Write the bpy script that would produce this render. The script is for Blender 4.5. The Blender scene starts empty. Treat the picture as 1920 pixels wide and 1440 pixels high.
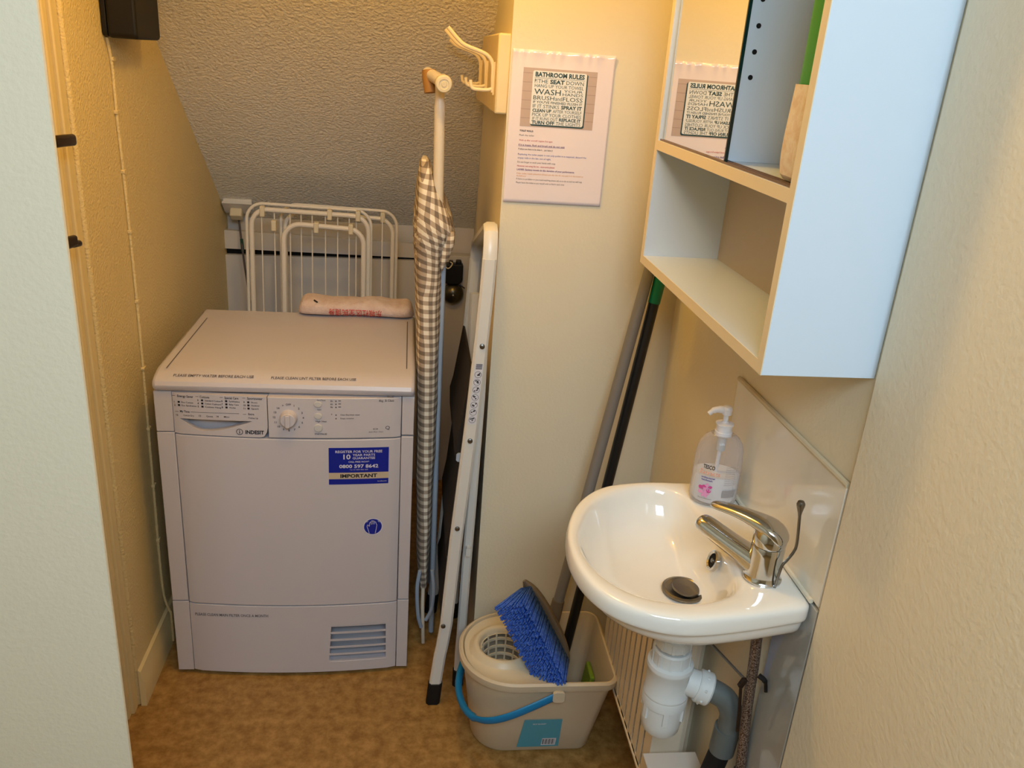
import bpy, bmesh, math, random
from mathutils import Vector, Matrix, noise
random.seed(7)
PI = math.pi
S = bpy.context.scene
COL = S.collection

# ------------------------------------------------------------------ camera, world, lights, exposure
def setup_camera():
    yaw, pitch, roll, fpx = 0.133087, 0.371122, 0.075072, 1565.59
    f = Vector((math.sin(yaw)*math.cos(pitch), math.cos(yaw)*math.cos(pitch), -math.sin(pitch)))
    r0 = Vector((math.cos(yaw), -math.sin(yaw), 0)); u0 = r0.cross(f)
    r = r0*math.cos(roll)+u0*math.sin(roll); u = -r0*math.sin(roll)+u0*math.cos(roll)
    cd = bpy.data.cameras.new('camera'); co = bpy.data.objects.new('camera', cd); COL.objects.link(co)
    m = Matrix.Identity(4)
    for i in range(3):
        m[i][0], m[i][1], m[i][2] = r[i], u[i], -f[i]
    m.translation = Vector((0, 0, 1.59))
    co.matrix_world = m
    cd.sensor_width = 36; cd.sensor_fit = 'HORIZONTAL'; cd.lens = 36*fpx/1920
    cd.clip_start = 0.02
    S.camera = co
setup_camera()
W = bpy.data.worlds.new('world'); S.world = W; W.use_nodes = True
W.node_tree.nodes['Background'].inputs[0].default_value = (0.72, 0.86, 1.0, 1)
W.node_tree.nodes['Background'].inputs[1].default_value = 0.25
def lamp(name, kind, loc, energy, color, **k):
    l = bpy.data.lights.new(name, kind); l.energy = energy; l.color = color
    o = bpy.data.objects.new(name, l); COL.objects.link(o); o.location = loc
    for a, v in k.items():
        if a == 'rot': o.rotation_euler = v
        else: setattr(l, a, v)
    return o
# warm ceiling bulb of the little room
lamp('ceiling_bulb', 'POINT', (-0.02, 1.40, 2.08), 11.0, (1.0, 0.61, 0.13), shadow_soft_size=0.06)
# daylight falling through the skylight of the passage behind the photographer
lamp('skylight_daylight', 'AREA', (0.10, -0.45, 2.40), 52.0, (0.62, 0.82, 1.0), rot=(0.85, 0, 0), shape='RECTANGLE', size=0.9, size_y=0.9)
S.view_settings.view_transform = 'Standard'
S.view_settings.look = 'None'
S.view_settings.gamma = 1.0
S.view_settings.use_curve_mapping = False
S.view_settings.exposure = 0.10

# ------------------------------------------------------------------ materials
def lin(c):
    return tuple(((v/255)/12.92 if v/255 <= 0.04045 else ((v/255+0.055)/1.055)**2.4) for v in c) + (1.0,)
MATS = {}
def mat(name, rgb, rough=0.5, metal=0.0, bump=None, mottle=None, trans=0.0, ior=1.45, coat=0.0, alpha=None):
    """bump=(scale, strength, detail); mottle=(scale, rgb2, lo, hi) blends a second colour by noise."""
    if name in MATS: return MATS[name]
    m = bpy.data.materials.new(name); m.use_nodes = True
    nt = m.node_tree; b = nt.nodes['Principled BSDF']
    b.inputs['Base Color'].default_value = lin(rgb); b.inputs['Roughness'].default_value = rough
    b.inputs['Metallic'].default_value = metal; b.inputs['IOR'].default_value = ior
    b.inputs['Transmission Weight'].default_value = trans; b.inputs['Coat Weight'].default_value = coat
    tc = nt.nodes.new('ShaderNodeTexCoord')
    if mottle:
        n = nt.nodes.new('ShaderNodeTexNoise'); n.inputs['Scale'].default_value = mottle[0]; n.inputs['Detail'].default_value = 8; n.inputs['Roughness'].default_value = 0.65
        nt.links.new(tc.outputs['Object'], n.inputs['Vector'])
        r = nt.nodes.new('ShaderNodeValToRGB'); r.color_ramp.elements[0].position = mottle[2]; r.color_ramp.elements[1].position = mottle[3]
        r.color_ramp.elements[0].color = lin(rgb); r.color_ramp.elements[1].color = lin(mottle[1])
        nt.links.new(n.outputs['Fac'], r.inputs['Fac']); nt.links.new(r.outputs['Color'], b.inputs['Base Color'])
    if bump:
        n = nt.nodes.new('ShaderNodeTexNoise'); n.inputs['Scale'].default_value = bump[0]; n.inputs['Detail'].default_value = bump[2]
        nt.links.new(tc.outputs['Object'], n.inputs['Vector'])
        bp = nt.nodes.new('ShaderNodeBump'); bp.inputs['Strength'].default_value = bump[1]; bp.inputs['Distance'].default_value = bump[3] if len(bump) > 3 else 0.003
        nt.links.new(n.outputs['Fac'], bp.inputs['Height']); nt.links.new(bp.outputs['Normal'], b.inputs['Normal'])
    MATS[name] = m
    return m
M_wall = mat('cream wall paint', (228, 216, 189), 0.62, bump=(150, 0.22, 4))
M_wallL = mat('yellow cream textured paint', (228, 206, 152), 0.6, bump=(170, 0.7, 3, 0.005))
M_hall = mat('off white hall paint', (234, 219, 191), 0.65, bump=(130, 0.3, 4))
M_slope = mat('white artex', (246, 238, 222), 0.6, bump=(120, 1.0, 3, 0.007))
M_gloss = mat('cream gloss trim', (226, 206, 156), 0.45)
M_board = mat('white painted board', (214, 206, 196), 0.5)
M_floor = mat('mottled tan vinyl', (138, 98, 46), 0.5, mottle=(34, (188, 146, 84), 0.36, 0.72), bump=(200, 0.08, 3))
M_white = mat('white enamel', (205, 198, 201), 0.30)
M_plastic = mat('white plastic', (226, 220, 212), 0.4)
M_grey_pl = mat('pale grey plastic', (202, 200, 198), 0.42)
M_ceramic = mat('white ceramic', (240, 234, 224), 0.08, coat=0.6)
M_chrome = mat('chrome', (205, 205, 205), 0.1, 1.0)
M_steel = mat('dull steel', (128, 124, 118), 0.34, 1.0)
M_black = mat('black plastic', (12, 10, 9), 0.45)
M_rubber = mat('black rubber', (14, 13, 13), 0.7)
M_bronze = mat('dark bronze', (46, 30, 20), 0.35, 0.3)
M_ink = mat('black print', (28, 28, 34), 0.6)
M_ink2 = mat('grey print', (92, 86, 90), 0.6)
M_gap = mat('dark gap', (16, 13, 11), 0.9)
M_blue = mat('sticker blue', (8, 34, 152), 0.35)
M_whiteprint = mat('white print', (224, 220, 226), 0.5)
M_beigeprint = mat('buff print', (206, 186, 158), 0.5)
M_cab = mat('white melamine', (214, 223, 232), 0.26)
M_cabedge = mat('cream edging', (230, 214, 184), 0.4)
M_cabback = mat('grey cabinet back', (188, 176, 158), 0.5)
M_mirror = mat('mirror silver', (236, 236, 232), 0.01, 1.0)
M_glassedge = mat('dark green glass edge', (18, 38, 38), 0.15)
M_track = mat('brown track', (110, 88, 74), 0.4)
M_tile = mat('glossy cream splash panel', (232, 222, 204), 0.12, coat=0.4)
M_caulk = mat('white sealant', (226, 214, 190), 0.4)
M_rad = mat('white radiator paint', (232, 216, 190), 0.4)
M_pipegrey = mat('grey waste pipe', (104, 108, 104), 0.35)
M_pipewhite = mat('white waste plastic', (222, 222, 218), 0.35)
M_braid = mat('tarnished braid', (74, 48, 36), 0.45, 0.6, mottle=(420, (190, 170, 150), 0.42, 0.66))
M_green = mat('green plastic', (0, 112, 84), 0.4)
M_bucket = mat('beige plastic', (208, 192, 164), 0.38)
M_wring = mat('pale wringer plastic', (214, 200, 172), 0.36)
M_handle = mat('turquoise plastic', (14, 122, 178), 0.4)
M_label = mat('label turquoise', (84, 164, 184), 0.5)
M_bristle = mat('blue bristles', (30, 82, 190), 0.45, mottle=(160, (96, 142, 226), 0.4, 0.72))
M_broomhead = mat('brown grey broom plastic', (112, 98, 80), 0.5, bump=(300, 0.2, 2))
M_polegrey = mat('grey pole', (124, 120, 116), 0.42)
M_poleblack = mat('black pole', (24, 24, 26), 0.4)
M_ladder = mat('white ladder paint', (226, 222, 214), 0.28)
M_tread = mat('dark tread', (34, 26, 22), 0.75)
M_airer = mat('white coated wire', (232, 222, 206), 0.35)
M_clip = mat('cream clip', (226, 212, 180), 0.5)
M_towel = mat('pale pink terry', (238, 216, 204), 0.95, bump=(420, 1.0, 4), mottle=(40, (220, 188, 172), 0.4, 0.75))
M_red = mat('red print', (206, 20, 36), 0.7)
M_ironleg = mat('pale blue frame paint', (172, 186, 204), 0.4)
M_ironpole = mat('cream tube', (228, 216, 196), 0.3)
M_tan = mat('tan rubber', (168, 120, 60), 0.6)
M_bell = mat('tarnished bell metal', (98, 94, 80), 0.28, 0.9)
M_hook = mat('cream hook coating', (236, 214, 170), 0.35)
M_hookboard = mat('cream painted wood', (230, 206, 158), 0.5, bump=(60, 0.2, 3))
M_paper = mat('laminated paper', (240, 226, 228), 0.14, coat=0.7)
M_wood = mat('printed plank grey', (192, 168, 154), 0.4)
M_woodline = mat('printed plank line', (150, 126, 112), 0.4)
M_signw = mat('printed sign white', (232, 230, 226), 0.3)
M_teal = mat('printed dark teal', (38, 66, 66), 0.4)
M_inkred = mat('red ink', (196, 84, 84), 0.5)
M_inkblue = mat('blue ink', (70, 88, 168), 0.5)
M_inkpurple = mat('purple ink', (96, 52, 120), 0.5)
M_inkorange = mat('orange ink', (220, 160, 90), 0.5)
M_pump = mat('milky plastic', (232, 226, 226), 0.35)
M_soap = mat('white soap', (240, 238, 238), 0.3)
M_pink = mat('pink flower print', (206, 70, 142), 0.5)
M_pink2 = mat('pale pink print', (226, 150, 190), 0.5)
M_greenpack = mat('green film', (24, 140, 50), 0.35)
M_packbeige = mat('printed beige film', (214, 190, 168), 0.4, mottle=(60, (226, 214, 200), 0.4, 0.6))
M_brownprint = mat('brown red print', (150, 70, 40), 0.5)
M_sponge = mat('green sponge', (120, 150, 40), 0.9, bump=(300, 0.6, 3))
def glassmat(name, rgb, rough=0.03, mixfac=0.2):
    m = bpy.data.materials.new(name); m.use_nodes = True; nt = m.node_tree
    b = nt.nodes['Principled BSDF']; out = nt.nodes['Material Output']
    b.inputs['Base Color'].default_value = lin(rgb); b.inputs['Roughness'].default_value = rough
    t = nt.nodes.new('ShaderNodeBsdfTransparent'); t.inputs[0].default_value = (0.93, 0.92, 0.92, 1)
    fr = nt.nodes.new('ShaderNodeLayerWeight'); fr.inputs['Blend'].default_value = 0.35
    mp = nt.nodes.new('ShaderNodeMapRange'); mp.inputs['To Min'].default_value = mixfac; mp.inputs['To Max'].default_value = 0.75
    nt.links.new(fr.outputs['Facing'], mp.inputs['Value'])
    mx = nt.nodes.new('ShaderNodeMixShader')
    nt.links.new(mp.outputs['Result'], mx.inputs[0]); nt.links.new(t.outputs[0], mx.inputs[1]); nt.links.new(b.outputs[0], mx.inputs[2])
    nt.links.new(mx.outputs[0], out.inputs['Surface'])
    return m
M_bottle = glassmat('clear plastic', (214, 206, 204))
M_pane = glassmat('window glass', (220, 232, 240), 0.02, 0.03)
def gingham():
    m = bpy.data.materials.new('taupe gingham cloth'); m.use_nodes = True; nt = m.node_tree; b = nt.nodes['Principled BSDF']
    b.inputs['Roughness'].default_value = 0.9
    uv = nt.nodes.new('ShaderNodeUVMap'); sp = nt.nodes.new('ShaderNodeSeparateXYZ'); nt.links.new(uv.outputs[0], sp.inputs[0])
    outs = []
    for ax in ('X', 'Y'):
        mul = nt.nodes.new('ShaderNodeMath'); mul.operation = 'FRACT'; nt.links.new(sp.outputs[ax], mul.inputs[0])
        st = nt.nodes.new('ShaderNodeMath'); st.operation = 'GREATER_THAN'; st.inputs[1].default_value = 0.5; nt.links.new(mul.outputs[0], st.inputs[0])
        outs.append(st)
    ad = nt.nodes.new('ShaderNodeMath'); ad.operation = 'ADD'; nt.links.new(outs[0].outputs[0], ad.inputs[0]); nt.links.new(outs[1].outputs[0], ad.inputs[1])
    hf = nt.nodes.new('ShaderNodeMath'); hf.operation = 'MULTIPLY'; hf.inputs[1].default_value = 0.5; nt.links.new(ad.outputs[0], hf.inputs[0])
    r = nt.nodes.new('ShaderNodeValToRGB'); e = r.color_ramp.elements
    e[0].color = lin((246, 236, 216)); e[1].color = lin((128, 114, 100)); k = e.new(0.5); k.color = lin((186, 168, 148))
    nt.links.new(hf.outputs[0], r.inputs[0]); nt.links.new(r.outputs[0], b.inputs['Base Color'])
    return m
M_gingham = gingham()

# ------------------------------------------------------------------ mesh helpers
class MB:
    def __init__(s): s.bm = bmesh.new(); s.mi = 0
    def _f(s, vs, smooth=True):
        try:
            f = s.bm.faces.new(vs); f.material_index = s.mi; f.smooth = smooth; return f
        except ValueError: return None
    def box(s, a, b, M=None):
        vs = [Vector((x, y, z)) for x in (a[0], b[0]) for y in (a[1], b[1]) for z in (a[2], b[2])]
        if M: vs = [M @ v for v in vs]
        v = [s.bm.verts.new(p) for p in vs]
        for q in ((0,1,3,2), (4,6,7,5), (0,4,5,1), (2,3,7,6), (0,2,6,4), (1,5,7,3)): s._f([v[i] for i in q])
        return s
    def loft(s, rings, cap=True, closed=True, capend=True):
        R = [[s.bm.verts.new(p) for p in r] for r in rings]; n = len(R[0])
        for a, b in zip(R, R[1:]):
            for i in range(n if closed else n-1):
                j = (i+1) % n; s._f([a[i], a[j], b[j], b[i]])
        if cap: s._f(list(reversed(R[0])))
        if capend: s._f(R[-1])
        return s
    def prism(s, poly, fn, h):
        """poly of 2-d points, fn(u,v,w) gives 3-d; w from h[0] to h[1]."""
        return s.loft([[fn(u, v, w) for u, v in poly] for w in h])
    def tube(s, pts, r, n=12, caps=True, flat=None):
        pts = [Vector(p) for p in pts]; rs = r if isinstance(r, (list, tuple)) else [r]*len(pts)
        rings = []; up = None
        for i, p in enumerate(pts):
            t = (pts[min(i+1, len(pts)-1)]-pts[max(i-1, 0)]).normalized()
            if up is None:
                up = Vector((0, 0, 1)) if abs(t.z) < 0.9 else Vector((1, 0, 0))
            a = t.cross(up).normalized(); up = a.cross(t).normalized()
            k = (1, 1) if flat is None else flat
            rings.append([p + (a*math.cos(2*PI*j/n)*k[0] + up*math.sin(2*PI*j/n)*k[1])*rs[i] for j in range(n)])
        return s.loft(rings, caps, True, caps)
    def bar(s, pts, w, d, wdir, ddir):
        """rectangular section sweep with rounded corners, fixed section axes."""
        wdir, ddir = Vector(wdir), Vector(ddir); rings = []
        c = min(w, d)*0.25
        sec = [(-w/2+c, -d/2), (w/2-c, -d/2), (w/2, -d/2+c), (w/2, d/2-c), (w/2-c, d/2), (-w/2+c, d/2), (-w/2, d/2-c), (-w/2, -d/2+c)]
        for p in pts: rings.append([Vector(p)+wdir*a+ddir*b for a, b in sec])
        return s.loft(rings)
    def lathe(s, prof, o=(0, 0, 0), axis=(0, 0, 1), n=32, cap=False, capend=False):
        ax = Vector(axis).normalized(); q = Vector((0, 0, 1)).rotation_difference(ax); o = Vector(o)
        return s.loft([[o + q @ Vector((r*math.cos(2*PI*j/n), r*math.sin(2*PI*j/n), z)) for j in range(n)] for r, z in prof], cap, True, capend)
    def cyl(s, p0, p1, r, n=24, r1=None):
        p0, p1 = Vector(p0), Vector(p1); L = (p1-p0).length
        return s.lathe([(r, 0), (r if r1 is None else r1, L)], p0, p1-p0, n, True, True)
    def quad(s, *p): s._f([s.bm.verts.new(Vector(q)) for q in p]); return s
    def ball(s, c, r, n=16, sx=(1, 1, 1)):
        c = Vector(c); rings = []
        for i in range(n//2+1):
            t = PI*i/(n//2); rr = max(math.sin(t), 0.001)
            rings.append([c+Vector((rr*math.cos(2*PI*j/n)*r*sx[0], rr*math.sin(2*PI*j/n)*r*sx[1], -math.cos(t)*r*sx[2])) for j in range(n)])
        return s.loft(rings)
    def holed(s, outer, holes, fn, depth):
        """face in (u,v) with holes, its borders carried back by depth; fn(u,v,w) -> 3-d."""
        b = bmesh.new(); loops = []
        for lp in [outer]+holes:
            vs = [b.verts.new((u, v, 0)) for u, v in lp]; loops.append(vs)
            for i in range(len(vs)): b.edges.new((vs[i], vs[(i+1) % len(vs)]))
        bmesh.ops.triangle_fill(b, use_beauty=True, use_dissolve=False, edges=b.edges[:])
        mp = {v: s.bm.verts.new(fn(v.co.x, v.co.y, 0)) for v in b.verts}
        for f in b.faces: s._f([mp[v] for v in f.verts])
        for lp in loops:
            bk = [s.bm.verts.new(fn(v.co.x, v.co.y, depth)) for v in lp]
            for i in range(len(lp)):
                j = (i+1) % len(lp); s._f([mp[lp[i]], mp[lp[j]], bk[j], bk[i]])
        b.free(); return s
    def text(s, txt, o, right, up, h=None, w=None, bold=0.0, warp=None, center=False):
        cu = bpy.data.curves.new('lettering', 'FONT'); cu.body = txt; cu.size = 1.0; cu.resolution_u = 2; cu.offset = bold
        ob = bpy.data.objects.new('lettering', cu)
        me = bpy.data.meshes.new_from_object(ob)
        if len(me.vertices):
            xs = [v.co.x for v in me.vertices]; x0, x1 = min(xs), max(xs)
            sy = (h/0.73) if h else w/(x1-x0); sx = (w/(x1-x0)) if w else sy
            o, right, up = Vector(o), Vector(right).normalized(), Vector(up).normalized()
            off = -(x1-x0)*sx/2 if center else 0
            vs = []
            for v in me.vertices:
                p = o + right*((v.co.x-x0)*sx+off) + up*(v.co.y*sy)
                vs.append(s.bm.verts.new(warp(p) if warp else p))
            for pl in me.polygons: s._f([vs[i] for i in pl.vertices], False)
        bpy.data.objects.remove(ob); bpy.data.meshes.remove(me); bpy.data.curves.remove(cu)
        return s
    def build(s, name, m, parent=None, bevel=0.0, seg=2, subsurf=0, angle=0.6, solid=0.0, recalc=True, uvf=None):
        if recalc: bmesh.ops.recalc_face_normals(s.bm, faces=s.bm.faces[:])
        if uvf:
            l = s.bm.loops.layers.uv.new('UVMap')
            for f in s.bm.faces:
                for lo in f.loops: lo[l].uv = uvf(lo.vert.co)
        me = bpy.data.meshes.new(name); s.bm.to_mesh(me); s.bm.free()
        for x in (m if isinstance(m, (list, tuple)) else [m]): me.materials.append(x)
        if angle is not None: me.set_sharp_from_angle(angle=angle)
        o = bpy.data.objects.new(name, me); COL.objects.link(o)
        if parent:
            o.parent = parent; o.matrix_parent_inverse = parent_world(parent).inverted()
        if solid:
            md = o.modifiers.new('thickness', 'SOLIDIFY'); md.thickness = solid; md.offset = 0
        if bevel:
            md = o.modifiers.new('bevel', 'BEVEL'); md.width = bevel; md.segments = seg; md.limit_method = 'ANGLE'; md.angle_limit = 0.7; md.harden_normals = False
        if subsurf:
            md = o.modifiers.new('smooth', 'SUBSURF'); md.levels = subsurf; md.render_levels = subsurf
        return o
def parent_world(p):
    m = Matrix.Translation(p.location)
    return m if p.type == 'EMPTY' else Matrix.Identity(4)
def tag(o, label=None, cat=None, group=None, kind=None):
    for k, v in (('label', label), ('category', cat), ('group', group), ('kind', kind)):
        if v: o[k] = v
    return o
def thing(name, loc, label, cat, group=None):
    o = bpy.data.objects.new(name, None); COL.objects.link(o); o.location = loc; o.empty_display_size = 0.05
    return tag(o, label, cat, group)
def st(name, mb, m, label=None, **k):
    return tag(mb.build(name, m, **k), label, None, None, 'structure')
def rrect(x0, x1, y0, y1, r, n=6):
    """rounded rectangle outline; r = radii (x0y0, x1y0, x1y1, x0y1)."""
    if not isinstance(r, (tuple, list)): r = (r,)*4
    out = []
    for (cx, cy, a0), q in zip(((x0+r[0], y0+r[0], PI), (x1-r[1], y0+r[1], 1.5*PI), (x1-r[2], y1-r[2], 0), (x0+r[3], y1-r[3], 0.5*PI)), r):
        for i in range(n+1):
            a = a0+0.5*PI*i/n; out.append((cx+q*math.cos(a), cy+q*math.sin(a)))
    return out
def smoothpts(pts, k=8):
    """Catmull-Rom through pts."""
    P = [Vector(p) for p in pts]; P = [P[0]*2-P[1]]+P+[P[-1]*2-P[-2]]; out = []
    for i in range(1, len(P)-2):
        a, b, c, d = P[i-1:i+3]
        for j in range(k):
            t = j/k; out.append(0.5*((2*b)+(c-a)*t+(2*a-5*b+4*c-d)*t*t+(3*b-a-3*c+d)*t**3))
    out.append(P[-2]); return out
def lerp_table(tab, z):
    if z <= tab[0][0]: return tab[0][1:]
    for a, b in zip(tab, tab[1:]):
        if z <= b[0]:
            t = (z-a[0])/(b[0]-a[0]); return tuple(p+(q-p)*t for p, q in zip(a[1:], b[1:]))
    return tab[-1][1:]

# ------------------------------------------------------------------ the room
XL, XR, YP, YB = -0.648, 0.605, 1.80, 3.00
CE = 2.42
st('floor', MB().box((-1.4, -2.4, -0.05), (2.2, 3.4, 0.0)), M_floor)
st('ceiling', MB().box((-1.4, -2.4, CE), (2.2, 3.4, CE+0.05)), M_wall)
def slope_z(y): return 1.04-0.80*(y-3.0)
q = MB()
q.loft([
        [(x, 1.285, slope_z(1.285)), (x, 3.25, slope_z(3.25)), (x, 3.25, slope_z(3.25)+0.08), (x, 1.285, slope_z(1.285)+0.08)] for x in (XL-0.1, 0.30)])
# the slope stops where it meets the flat ceiling
st('ceiling_slope', q, M_slope)
# left wall beyond the corner, and the corner bead
q = MB().box((XL-0.12, 1.752, 0), (XL, 3.3, CE))
st('wall_left', q, M_wallL, bevel=0.006)
# left wall of the passage beside the photographer
st('wall_near_left', MB().loft([[(-1.4, 1.0, z), (-0.394, 1.0, z), (-0.3925, 1.003, z), (-0.394, 1.007, z), (-0.46, 1.12, z), (-1.4, 1.12, z)] for z in (0, CE)]), M_hall, angle=0.9)
st('unseen_lintel', MB().box((-0.5, 1.0, 1.885), (0.606, 1.12, CE)), M_hall)  # unseen header, added low to keep daylight off the upper partition
st('wall_far_left', MB().box((-1.4, -2.4, 0), (-1.3, 1.05, CE)), M_hall)
# doorway strip between the two left walls: door edge, stop and frame
dr = st('door_1', MB().box((-0.715, 0.9, 0.01), (-0.672, 1.700, 2.05)), M_gloss, 'cream painted door edge in the gap behind the near left wall', bevel=0.003)
q = MB().box((-0.74, 1.702, 0), (-0.662, 1.722, CE)).box((-0.74, 1.722, 0), (-0.655, 1.7515, CE))
st('trim_1', q, M_gloss, bevel=0.003)
st('wall_back', MB().box((XL-0.1, 3.05, 0), (0.45, 3.12, 1.05)), M_board)
# partition with the poster: front face at YP, its left face running back under the stairs
q = MB().loft([[(0.188, YP, z), (0.75, YP, z), (0.75, 3.3, z), (0.236, 3.3, z), (0.222, 2.95, z), (0.190, 2.45, z)] for z in (0, CE)])
st('wall_partition', q, M_wall, angle=0.5)
# right wall (recess with the basin) and the wall standing forward of it
st('wall_right', MB().box((XR, 0.9, 0), (XR+0.1, YP+0.05, CE)), M_wall)
st('wall_near_right', MB().box((0.597, -0.15, 0), (0.80, 0.948, CE)), M_hall, bevel=0.004)
# passage behind the camera with its window
q = MB().box((-1.4, -2.35, 0), (2.2, -2.25, CE))
st('wall_front', q, M_hall)
st('wall_far_right', MB().box((2.1, -2.4, 0), (2.2, -0.1, CE)), M_hall)
st('wall_return', MB().box((0.80, -0.15, 0), (2.2, -0.05, CE)), M_hall)
wf = MB()
for a, b in (((-0.42, -0.97, 2.385), (0.62, -0.92, CE)), ((-0.42, 0.02, 2.385), (0.62, 0.07, CE)), ((-0.42, -0.92, 2.385), (-0.37, 0.02, CE)), ((0.57, -0.92, 2.385), (0.62, 0.02, CE))): wf.box(a, b)
st('window_1', wf, M_gloss)
# skirting on the left wall
q = MB()
sk = [(0, 0.0), (0.014, 0.0), (0.014, 0.070), (0.010, 0.082), (0.007, 0.105), (0, 0.110)]
q.loft([[(XL+u, y, v) for u, v in sk] for y in (1.752, 3.05)])
st('baseboard_left', q, M_gloss, angle=0.4)
# boards boxing in the low back wall: two planks with a dark gap, and the bell board
q = MB()
q.loft([[(-0.66, y, 0.0), (0.096, y, 0.0), (0.096, y, 0.888), (-0.66, y, 0.878)] for y in (2.985, 3.005)])
st('trim_2', q, M_board)
q = MB().loft([[(-0.66, y, 0.900), (0.096, y, 0.8955), (0.096, y, 0.945), (-0.66, y, 0.965)] for y in (2.985, 3.005)])
st('trim_3', q, M_board)
st('trim_4', MB().box((-0.66, 3.008, 0.85), (0.10, 3.02, 0.93)), M_gap)
st('trim_5', MB().box((0.102, 2.975, 0.0), (0.232, 3.03, 0.912)), M_board, bevel=0.002)

# ------------------------------------------------------------------ tumble dryer
DX0, DX1, DXC = -0.587, 0.017, -0.2795
def bow(x, base=1.872, d=0.017):
    u = (x-DXC)/0.2650
    return base if abs(u) >= 1 else base-0.004-d*(1-u*u)
def dryer():
    t = thing('tumble_dryer', (DXC, 2.13, 0), 'white condenser tumble dryer with blue stickers on its front', 'dryer')
    MB().box((DX0+0.003, 1.93, 0.012), (DX1-0.003, 2.385, 0.82)).build('body', M_white, t, 0.004)
    for x in (DX0+0.05, DX1-0.05):
        for y in (1.97, 2.33): MB().cyl((x, y, 0), (x, y, 0.02), 0.02).build('foot', M_rubber, t)
    # lid with a rolled front edge
    prof = [(1.872, .816), (1.864, .820), (1.862, .832), (1.866, .841), (1.876, .8475), (1.900, .8545), (1.925, .8585), (2.380, .8600), (2.388, .856), (2.390, .816)]
    lid = MB().loft([[(x, y, z) for y, z in prof] for x in (DX0, DX1)]).build('lid', M_white, t, 0.010, 3, angle=0.5)
    for a, b in (((-0.562, 1.905), (-0.558, 2.30)), ((-0.004, 1.945), (-0.006, 2.33))):
        w = 0.0012
        g = MB(); g.quad((a[0]-w, a[1], .8592), (a[0]+w, a[1], .8592), (b[0]+w, b[1], .8604), (b[0]-w, b[1], .8604))
        g.build('seam', M_ink2, lid, recalc=False)
    l = MB()
    ro, uo = (1, 0, 0.006), (0, 0.024, 0.0072)
    l.text('PLEASE EMPTY WATER BEFORE EACH USE', (-0.541, 1.8785, .8492), ro, uo, h=0.0098, w=0.181, bold=0.012)
    l.build('lettering', M_ink2, lid, angle=None); l = MB()
    l.text('PLEASE CLEAN LINT FILTER BEFORE EACH USE', (-0.320, 1.8785, .8492), ro, uo, h=0.0098, w=0.197, bold=0.012)
    l.build('lettering', M_ink2, lid, angle=None)
    # console: fascia on the right, water drawer on the left with a scooped grip
    def xs(a, b, n=24): return [a+(b-a)*i/n for i in range(n+1)]
    z0, z1 = 0.709, 0.8135
    def out(a, b, y0=1.872, back=1.935): return [(x, bow(x)) for x in xs(a, b)]+[(b, back), (a, back)]
    def side(a, b, za, zb): return [(a, 1.8725), (b, 1.8725), (b, 1.935), (a, 1.935)]
    cp = MB().prism(out(-0.3255, -0.014), lambda u, v, w: Vector((u, v, w)), (z0, z1))
    cp.prism(side(-0.0125, DX1, 0, 0), lambda u, v, w: Vector((u, v, w)), (z0+0.004, z1))
    cp.prism(side(DX0, -0.5465, 0, 0), lambda u, v, w: Vector((u, v, w)), (z0+0.002, z1))
    cp.prism([(-0.545, 1.893), (-0.3255, 1.885), (-0.3255, 1.935), (-0.545, 1.935)], lambda u, v, w: Vector((u, v, w)), (z0, z1))
    con = cp.build('control_panel', M_white, t, 0.0015, angle=0.5)
    def fnd(u, v, w): return Vector((u, bow(u)+w, v))
    outer = [(x, z1) for x in xs(-0.545, -0.3270, 16)]+[(-0.3270, 0.735), (-0.3295, 0.722), (-0.336, 0.712), (-0.345, z0)]+[(x, z0) for x in reversed(xs(-0.545, -0.345, 14))][1:]
    a0, a1 = -0.530, -0.362
    zt = 0.7485
    hole = [(x, zt+0.002*(x-a0)/(a1-a0)) for x in xs(a0, a1, 14)]
    low = []
    for i in range(1, 14):
        u = i/14; x = a1+(a0-a1)*u
        low.append((x, zt-0.029*math.sin(PI*min(1, (0.5*u/0.68) if u < 0.68 else 0.5+0.5*(u-0.68)/0.32))**1.15))
    wd = MB().holed(outer, [hole+low], fnd, 0.016).build('water_drawer', M_white, con, angle=0.5)
    def cx(px, py): return -0.544+0.001231*(px-322)
    def cz(px, py): return 0.8135-0.001330*(py-735)+0.000025*(px-322)
    wp = lambda p: Vector((p.x, bow(p.x)-0.0006, p.z))
    def T(mb, s, px, py, w=None, h=5.5, bold=0.01):
        mb.text(s, (cx(px, py), 0, cz(px, py)), (1, 0, 0.00), (0, 0, 1), h=h*0.00133, w=w*0.001231 if w else None, bold=bold, warp=wp)
    def line(mb, x0, x1, py, th=0.0008):
        a, b = Vector((cx(x0, py), 0, cz(x0, py))), Vector((cx(x1, py), 0, cz(x1, py)))
        n = 6
        for i in range(n):
            p, q2 = a.lerp(b, i/n), a.lerp(b, (i+1)/n)
            mb.quad(wp(p), wp(q2), wp(q2+Vector((0, 0, th))), wp(p+Vector((0, 0, th))))
    L = MB()
    for x0, s, w in ((332, 'Energy Saver', 30), (374, 'Cottons', 18), (420, 'Special Care', 26), (462, 'Sportswear', 29)):
        T(L, s, x0, 743, w, 4.4, 0.015)
    for x0, x1 in ((322, 328), (366, 372), (411, 417), (453, 459)): line(L, x0, x1, 741)
    rows = ((325, 754, '1', 'Eco Cotton', 22), (325, 760, '2', 'Eco Synthetics', 28), (369, 749, '3', 'Standard Cotton', 30), (369, 755, '4', 'Cotton Cupboard', 30), (369, 761, '5', 'Cotton Hang', 30),
            (414, 749, '6', 'Synthetics', 20), (414, 755, '7', 'Baby Care', 18), (414, 761, '8', 'Woollen', 12), (455, 750, '9', 'Shoes', 12), (455, 756, '10', 'Outdoor', 16), (455, 762, '11', 'Sport', 14))
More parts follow.
